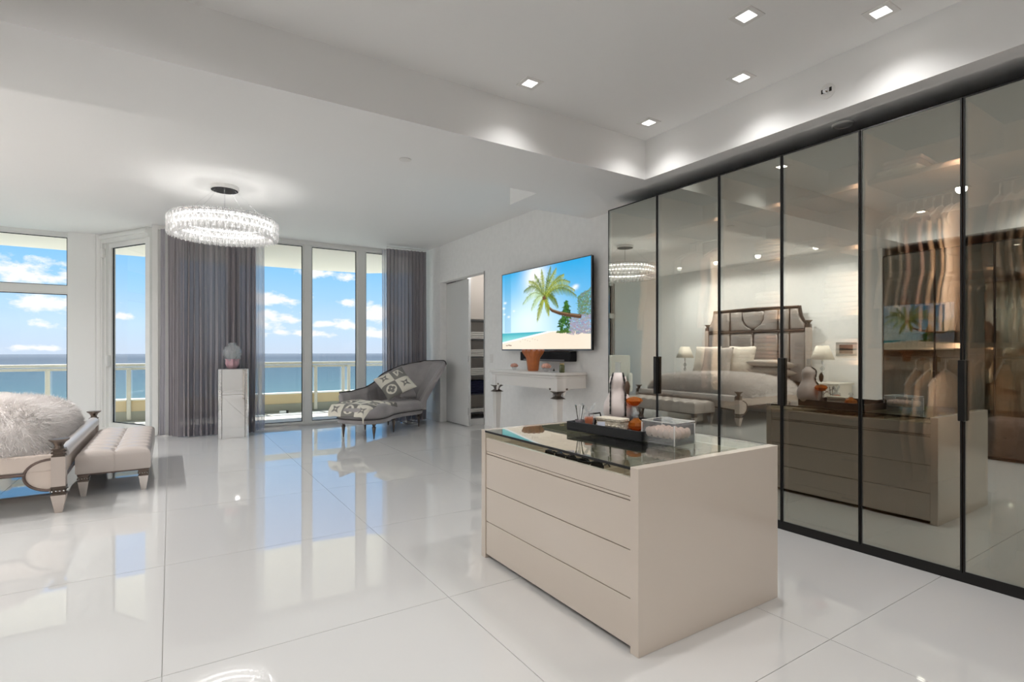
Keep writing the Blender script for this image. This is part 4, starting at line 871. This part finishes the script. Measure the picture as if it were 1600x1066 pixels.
slab('seat_cushion',[(.272,.06),(.28,.015),(crv(.33),-.01),(crv(.375),.01),(crv(.405),.07),(crv(.422),.2),(crv(.432),.45),(crv(.436),.8)],M_VELVET)
n=76; obj('piping',tube([(*outline(i/n,-.005),.270) for i in range(n)],.007,6,closed=True),M_VELVETD,ch,smooth=True)
def bk(s):  # plan path of arm + back
    P=[(.16,.37),(.45,.385),(.80,.39),(1.08,.39),(1.28,.33),(1.40,.17),(1.43,-.02),(1.39,-.20),(1.28,-.33)]
    n=len(P)-1; t=min(s*n,n-1e-6); i=int(t); f=t-i; p0,p1,p2,p3=P[max(i-1,0)],P[i],P[i+1],P[min(i+2,n)]
    return [.5*((2*p1[a])+(-p0[a]+p2[a])*f+(2*p0[a]-5*p1[a]+4*p2[a]-p3[a])*f*f+(-p0[a]+3*p1[a]-3*p2[a]+p3[a])*f**3) for a in (0,1)]
def hgt(s):
    X_=[0,.12,.25,.38,.50,.62,.75,.90,1.0]; Z_=[.60,.60,.63,.71,.84,.96,1.03,1.04,.98]; return float(np.interp(s,X_,Z_))
def bsurf(off):
    def g(s,t):
        x,y=bk(s); x2,y2=bk(min(s+.01,1)) if s<.99 else bk(s); x1,y1=bk(max(s-.01,0)); dx,dy=x2-x1,y2-y1; l=math.hypot(dx,dy)+1e-9; nx,ny=dy/l,-dx/l   # inward
        if (0.6-x)*nx+(0-y)*ny<0: nx,ny=-nx,-ny
        h=hgt(s); z=.27+(h-.27)*t; lean=(max(z-.40,0)*(.10+.50*min(1,max(0,(s-.35)/.4))))+.03*t*t
        thick=.045*(1-.45*t)*math.sin(PI*min(1,.12+t*.88)) if t>.9 else .045*(1-.45*t)
        ribs=.034*abs(math.sin(PI*s*11))**.45 if off>0 else 0
        o=(off*thick+ribs*(1-.3*t))-lean
        return Vector((x+nx*o,y+ny*o,z))
    return g
ns,nt_=105,16; bm=bmesh.new(); gi,go=bsurf(1),bsurf(-1)
VI=[[bm.verts.new(gi(i/(ns-1),j/(nt_-1))) for j in range(nt_)] for i in range(ns)]; VO=[[bm.verts.new(go(i/(ns-1),j/(nt_-1))) for j in range(nt_)] for i in range(ns)]
for i in range(ns-1):
    for j in range(nt_-1): bm.faces.new((VI[i][j],VI[i+1][j],VI[i+1][j+1],VI[i][j+1])); bm.faces.new((VO[i][j+1],VO[i+1][j+1],VO[i+1][j],VO[i][j]))
    bm.faces.new((VI[i][-1],VI[i+1][-1],VO[i+1][-1],VO[i][-1])); bm.faces.new((VI[i+1][0],VI[i][0],VO[i][0],VO[i+1][0]))
for i in (0,ns-1):
    for j in range(nt_-1): bm.faces.new((VI[i][j],VI[i][j+1],VO[i][j+1],VO[i][j]))
obj('curved_back',bm,M_VELVET,ch,smooth='all')
rim=[(gi(i/60,1)+go(i/60,1))/2+Vector((0,0,.004)) for i in range(61)]; obj('back_piping',tube(rim,.011,8),M_VELVETD,ch,smooth=True)
for sx_,sy_ in ((.0,-.27),(.0,.23),(.62,-.19),(.65,.33),(1.26,-.25),(1.24,.30)):
    obj('leg',lathe([(.008,0),(.010,.02),(.024,.13),(.028,.16),(.016,.175),(.026,.19),(.030,.206)],12,(sx_,sy_,0)),M_SILVER,ch,smooth=True)
# knitted pattern
def knit(nu,nv,cells,LV=lambda i,j:False,par=0):
    G=[lin(q) for q in (128,126,122)]; K=[lin(q) for q in (224,220,208)]
    S=nv; img=np.zeros((nv,nu,3)); cy_=1.0/cells[1]; 
    for j in range(cells[1]):
        for i0 in range(cells[0]):
            i=i0+par
            y0=int(j*nv/cells[1]); y1=int((j+1)*nv/cells[1]); x0=int(i0*nu/cells[0]); x1=int((i0+1)*nu/cells[0]); img[y0:y1,x0:x1]=G if (i+j)%2 else K
            c=((x0+x1)/2/nv,(y0+y1)/2/nv); r=(y1-y0)/nv*.5; fg=K if (i+j)%2 else G; bgc=G if (i+j)%2 else K; k=(i*2+j)%3
            if (i+j)%2 and LV(i,j):   # interlocked letters L V
                seg(img,(c[0]-r*.35,c[1]-r*.5),(c[0]-r*.50,c[1]+r*.42),r*.10,r*.10,fg); seg(img,(c[0]-r*.50,c[1]+r*.42),(c[0]+r*.05,c[1]+r*.42),r*.09,r*.09,fg)
                seg(img,(c[0]-r*.2,c[1]-r*.35),(c[0]+r*.12,c[1]+r*.38),r*.10,r*.10,fg); seg(img,(c[0]+r*.12,c[1]+r*.38),(c[0]+r*.5,c[1]-r*.4),r*.06,r*.06,fg)
            elif (i+j)%2:    # four petal flower in a disc
                seg(img,c,c,r*.70,r*.70,fg)
                for a in (0,1,2,3): q=(c[0]+r*.30*math.cos(a*PI/2),c[1]+r*.30*math.sin(a*PI/2)); seg(img,q,q,r*.24,r*.24,bgc)
                seg(img,c,c,r*.09,r*.09,fg)
            else:            # four pointed star
                for a in range(4): an=PI/4+a*PI/2; seg(img,c,(c[0]+r*.68*math.cos(an),c[1]+r*.68*math.sin(an)),r*.26,.004,fg)
                seg(img,c,c,r*.12,r*.12,bgc)
    return img
def tint_grid(me,img,nu,nv,extra=0):
    a=np.ones((len(me.vertices),4)); k=nu*nv; a[:k,:3]=img.transpose(1,0,2).reshape(-1,3)
    if extra: a[k:,:3]=[lin(q) for q in (150,148,144)]
    setcol(me,a)
# patterned pillow: front face grid carries the pattern
nu=nv=110; bm=bmesh.new(); w=.50
def pf(u,v,s):
    x=2*u-1;y=2*v-1; k=max((1-x**4)*(1-y**4),0)**.55; return (x*w/2*(1-.07*(1-abs(y)**2)),y*w/2*(1-.07*(1-abs(x)**2)),s*.075*k)
Vf=[[bm.verts.new(pf(i/(nu-1),j/(nv-1),1)) for j in range(nv)] for i in range(nu)]
m2=16; Vb=[[bm.verts.new(pf(i/(m2-1),j/(m2-1),-1)) for j in range(m2)] for i in range(m2)]
for V_,q in ((Vf,nu),(Vb,m2)):
    for i in range(q-1):
        for j in range(q-1): bm.faces.new((V_[i][j],V_[i+1][j],V_[i+1][j+1],V_[i][j+1]))
me=bpy.data.meshes.new('patterned_pillow'); bm.to_mesh(me); bm.free(); tint_grid(me,knit(nu,nv,(2,2),lambda i,j:j==1,1),nu,nv,1)
pp=tag(obj('patterned_pillow',me,vcmat('knit_pattern',.95),None,smooth='all'),'grey and cream knitted pillow with star and flower squares standing on the chaise','pillow')
ex=Vector((.841*.607,-.541*.607,-.067)); ey=-Vector((.841*-.13-.541*.42,-.541*-.13-.841*.42,-.434))   # left->right corner, bottom->top corner
A_=(ex+ey).normalized(); Bv=(ey-ex); Bv=(Bv-A_*Bv.dot(A_)).normalized(); Cn=A_.cross(Bv)
if Cn.dot(Vector((-2.9,-8,0)))<0: Bv,A_=A_,Bv; Cn=A_.cross(Bv)
M4=Matrix((A_,Bv,Cn)).transposed().to_4x4(); M4.translation=(2.96,7.98,.70); pp.matrix_world=M4
o=pillow(.46,.32,.14,M_VELVET,(3.12,8.02,.60),(.9,.1,.62),'plain grey velvet cushion tucked behind the patterned pillow','cushion')
# throw
nu,nv=130,80; imgt=knit(nu,nv,(4,3)); u0,u1,v0,v1=-.26,.66,-.27,.35
def inside(x):  # half width of the seat near side at x
    return -np.interp(x,[-.16,-.04,.12,.32,.55,.78],[.22,.30,.34,.31,.24,.23])
def tf(a,b):
    x=u0+(u1-u0)*a; y=v0+(v1-v0)*b; y=y-.04*math.sin(PI*a)*(1-b)+.015*math.sin(a*9); top=crv(.432)(x)+.010
    z=top-.10*max(0,(-y-.12)/.2)**2*.6
    if x<-.08: e=(-.08-x); x=-.08-min(e,.10)*.75-max(0,e-.10)*.25; z-=e*.75
    yn=float(inside(x))
    if y<yn+.02: e=(yn+.02-y); e=min(e,.09); y=yn+.02-e*.25; z-=e*.8
    z+=.004*math.sin(a*23+b*5)+.004*math.sin(b*17)
    return Vector((x,y,z))
bm=grid(nu,nv,tf); me=bpy.data.meshes.new('throw_blanket'); bm.to_mesh(me); bm.free(); tint_grid(me,np.clip(imgt*1.08,0,1),nu,nv)
tb=tag(obj('throw_blanket',me,MATS.get('kp') or vcmat('knit_throw',.95),None,smooth='all',solid=.008),'grey and cream checked knitted throw spread over the chaise foot','blanket'); tb.location=ch.location; tb.rotation_euler=ch.rotation_euler
# ================================================================ PEDESTAL + VASE
pd=thing('mirrored_pedestal','tall square mirror clad pedestal in front of the grey curtain','pedestal',(.551,8.26,0))
obj('core',B(.006,.366,.006,.36,0,.948),M_WHITE,pd); obj('top_mirror',B(0,.372,0,.366,.948,.956,.003),M_MIRROR,pd)
M_MIR2=mat('antique_mirror',(.86,.86,.86,1),.10,metal=1,bump=.25,bscale=9)
obj('front_mirror',B(.045,.325,-.002,.006,.0,.60,.002),M_MIRROR,pd); obj('front_mirror',B(.045,.325,-.002,.006,.603,.948,.002),M_MIRROR,pd)
for a,b in ((0,.045),(.327,.372)):
    for k in range(7): obj('bevel_strip',prism(bmesh.new(),[(a,.006),(b,.006),(b-.008,-.006),(a+.008,-.006)],.948*k/7+.001,.948*(k+1)/7-.001),M_MIR2,pd)
obj('side_mirror',B(-.002,.006,.006,.36,0,.948),M_MIRROR,pd); obj('side_mirror',B(.366,.374,.006,.36,0,.948),M_MIRROR,pd)
v=thing('crystal_vase','round clear crystal vase on a pink glass petal base atop the pedestal','vase',(.735,8.42,.957))
obj('pink_base',lathe([(.052,0),(.070,.02),(.082,.07),(.078,.11),(.085,.135),(.07,.13),(.055,.10)],32,rib=(8,.10,12)),M_PINK,v,smooth=True)
obj('glass_globe',lathe([(.05,.11),(.090,.145),(.120,.205),(.120,.25),(.095,.30),(.055,.33),(.045,.345),(.062,.362),(.057,.362),(.040,.345),(.05,.325),(.088,.295),(.113,.25),(.113,.205),(.085,.15),(.045,.12)],32,cap=False),M_CLEAR,v,smooth=True)
for k in range(6):
    a=2*PI*k/6; obj('glass_petal',prism(bmesh.new(),[(.070,.11),(.085,.14),(.112,.165),(.100,.135),(.084,.105)],-.012,.012,'y'),M_CLEAR,v).rotation_euler=(0,0,a)
# ================================================================ CURTAINS
def curtmat(name,col,tr,tl_):
    m=bpy.data.materials.new(name); m.use_nodes=True; nt=m.node_tree; N=nt.nodes; L=nt.links; N.clear(); o=N.new('ShaderNodeOutputMaterial')
    d=N.new('ShaderNodeBsdfDiffuse'); d.inputs[0].default_value=col; t=N.new('ShaderNodeBsdfTranslucent'); t.inputs[0].default_value=col; x=N.new('ShaderNodeBsdfTransparent')
    a=N.new('ShaderNodeMixShader'); a.inputs[0].default_value=tl_; L.new(d.outputs[0],a.inputs[1]); L.new(t.outputs[0],a.inputs[2])
    b=N.new('ShaderNodeMixShader'); b.inputs[0].default_value=tr; L.new(a.outputs[0],b.inputs[1]); L.new(x.outputs[0],b.inputs[2]); L.new(b.outputs[0],o.inputs[0]); return m
M_CURT=curtmat('grey_sheer_voile',C(160,154,158),.045,.24); M_CURT2=curtmat('lining_voile',C(205,202,210),.35,.5)
def curtain(name,label,path,folds,amp,m,z0=.012,z1=2.93,cat='curtain',seed=1):
    t=thing(name,label,cat,(path[0][0],path[0][1],0)); P=[Vector((x-path[0][0],y-path[0][1],0)) for x,y in path]; L=[0]
    for a,b in zip(P,P[1:]): L.append(L[-1]+(b-a).length)
    n=folds*10; bm=bmesh.new(); cols=[]; r=random.Random(seed); ph=[r.uniform(-1.5,1.5) for _ in range(folds+2)]; am=[r.uniform(.45,1.5) for _ in range(folds+2)]
    nz_=9
    for i in range(n+1):
        s=L[-1]*i/n; k=max(q for q in range(len(L)-1) if L[q]<=s+1e-9); f=(s-L[k])/(L[k+1]-L[k]); p=P[k].lerp(P[k+1],f); d=(P[k+1]-P[k]).normalized(); nn=Vector((-d.y,d.x,0)); fi=i/10
        c=[]
        for j in range(nz_):
            tz=j/(nz_-1); w=amp*am[int(fi)]*(1.15-.45*tz); off=w*math.sin(2*PI*fi+ph[int(fi)]*.3*(1-tz)); sh=.010*math.sin(fi*1.7+tz*3)*(1-tz)
            c.append(bm.verts.new(p+nn*off+d*(w*.35*math.sin(4*PI*fi)+sh)+Vector((0,0,z0+(z1-z0)*tz))))
        cols.append(c)
    for a,b in zip(cols,cols[1:]):
        for j in range(nz_-1): bm.faces.new((a[j],b[j],b[j+1],a[j+1]))
    obj('curtain_fabric',bm,m,t,smooth='all'); 
    if not name.startswith('sheer'): obj('curtain_track',tube([p+Vector((0,0,2.955)) for p in P],.011,8),M_FRAME,t)
    return t
curtain('grey_curtain','wide dark grey pleated curtain behind the mirrored pedestal',[(-.03,8.96),(.12,8.74),(.35,8.66),(1.06,8.64)],18,.045,M_CURT,seed=2)
curtain('grey_curtain','dark grey pleated curtain in the corner behind the chaise longue',[(3.06,8.66),(3.76,8.62)],11,.042,M_CURT,seed=5)
curtain('sheer_curtain','thin pale sheer at the right edge of the wide grey curtain',[(1.05,8.80),(1.20,8.80)],4,.022,M_CURT2,seed=7)
curtain('sheer_curtain','narrow pale sheer at the left edge of the wide grey curtain',[(-.19,9.08),(-.06,8.96)],4,.022,M_CURT2,seed=8)
curtain('sheer_curtain','thin pale sheer at the window side of the corner curtain',[(3.03,8.80),(3.18,8.80)],3,.022,M_CURT2,seed=9)
# ================================================================ CHANDELIER
cd=thing('ring_chandelier','round crystal ring chandelier hung by a rod and thin wires from the ceiling','chandelier',(.494,6.50,CH))
obj('canopy',lathe([(.14,0),(.14,-.035),(.135,-.04),(0,-.04)],36),M_WHITE,cd,smooth=True); obj('canopy_plate',lathe([(.13,-.041),(.13,-.046),(0,-.046)],36),mat('dark_plate',C(60,60,62),.3,metal=.6),cd,smooth=True)
obj('stem',tube([(.0,0,-.04),(-.0,0,-.40)],.007,8),M_CHROME,cd)
for k in range(4):
    a=PI/4+k*PI/2; obj('suspension_wire',tube([(.11*math.cos(a),.11*math.sin(a),-.045),(.47*math.cos(a),.47*math.sin(a),-.36)],.0016,5),M_CHROME,cd)
    obj('spoke',tube([(0,0,-.39),(.47*math.cos(a),.47*math.sin(a),-.37)],.006,6),M_CHROME,cd)
ring=lambda R,z,n=64:[(R*math.cos(2*PI*i/n),R*math.sin(2*PI*i/n),z) for i in range(n)]
for R,z in ((.515,-.360),(.43,-.360)): obj('ring_frame',tube(ring(R,z),.007,6,closed=True),M_CHROME,cd,smooth=True)
bm=lathe([(.465,-.395),(.480,-.395),(.480,-.385),(.465,-.385),(.465,-.395)],64,cap=False); obj('light_ring',bm,M_LED,cd)
bm=lathe([(.465,-.465),(.480,-.465),(.480,-.455),(.465,-.455),(.465,-.465)],64,cap=False); obj('light_ring',bm,M_LED,cd)
bm=lathe([(.002,.036),(.012,.024),(.014,.0),(.010,-.022),(.001,-.038)],5); mec=bpy.data.meshes.new('crystal_drop'); bm.to_mesh(mec); bm.free(); mec.materials.append(M_CRYS)
for R,n,rows in ((.525,60,3),(.425,38,3)):
    for q in range(rows):
        for i in range(n):
            a=2*PI*(i+.5*(q%2))/n; o=bpy.data.objects.new('crystal_drop',mec); COL.objects.link(o); o.parent=cd; o.location=(R*math.cos(a),R*math.sin(a),-.40-.062*q); o.rotation_euler=(0,0,a)
bm=bmesh.new()
for i in range(150):
    a=2*PI*i/150
    for R,z in ((.505,-.43),(.505,-.49),(.505,-.37),(.445,-.43),(.445,-.49),(.475,-.535)):
        lathe([(.002,.030),(.011,.01),(.008,-.02),(.001,-.03)],4,(R*math.cos(a+z),R*math.sin(a+z),z),bm)
tag(obj('crystal_cluster',bm,M_CRYS,cd),kind='stuff')
# ================================================================ OTTOMAN + ARMCHAIR (seen in the mirror glass)
MO=mat('brown_fur',C(92,80,74),.95,bump=1,bscale=18,var=.45,vscale=9)
ot=thing('fur_ottoman','dark grey brown fur ottoman on the floor by the opposite wardrobe','ottoman',(-1.02,1.78,0))
bm=B(-.32,.32,-.45,.45,.02,.44,.07,4); obj('fur_body',bm,MO,ot,smooth='all'); obj('base',B(-.29,.29,-.42,.42,0,.02),M_BLACK,ot)
for k in range(5): obj('button',sphere(bmesh.new(),(.322,-.36+.18*k,.26),.014,8,6),M_BLACK,ot)
ac=thing('armchair','white upholstered armchair in the bay window corner','armchair',(-2.25,9.55,0),.8)
MWF=mat('white_upholstery',C(232,232,226),.6)
obj('seat',B(-.32,.32,-.32,.30,.22,.46,.05,3),MWF,ac,smooth=True); obj('backrest',B(-.32,.32,.22,.36,.40,1.10,.05,3),MWF,ac,smooth=True)
for s in (-1,1): obj('armrest',B(s*.33-.05,s*.33+.05,-.30,.30,.22,.66,.04,3),MWF,ac,smooth=True)
for x in (-.28,.28):
    for y in (-.26,.26): obj('leg',frustum(bmesh.new(),x,y,0,.22,.014,.014,.026,.026),M_SILVER,ac)

st=thing('ring_stand','chrome ring footed stand half hidden behind the chaise longue','stand',(3.36,8.42,0))
obj('ring_base',tube([(.14*math.cos(a),.14*math.sin(a),.012) for a in [2*PI*k/32 for k in range(32)]],.012,8,closed=True),M_CHROME,st,smooth=True)
for s in (-1,1): obj('upright',tube([(s*.08,-.115 if s<0 else .115,.012),(s*.08,-.06*s,.42)],.008,8),M_CHROME,st)
obj('stand_top',lathe([(.15,.42),(.15,.43),(0,.43)],28),M_CLEAR,st,smooth=True)
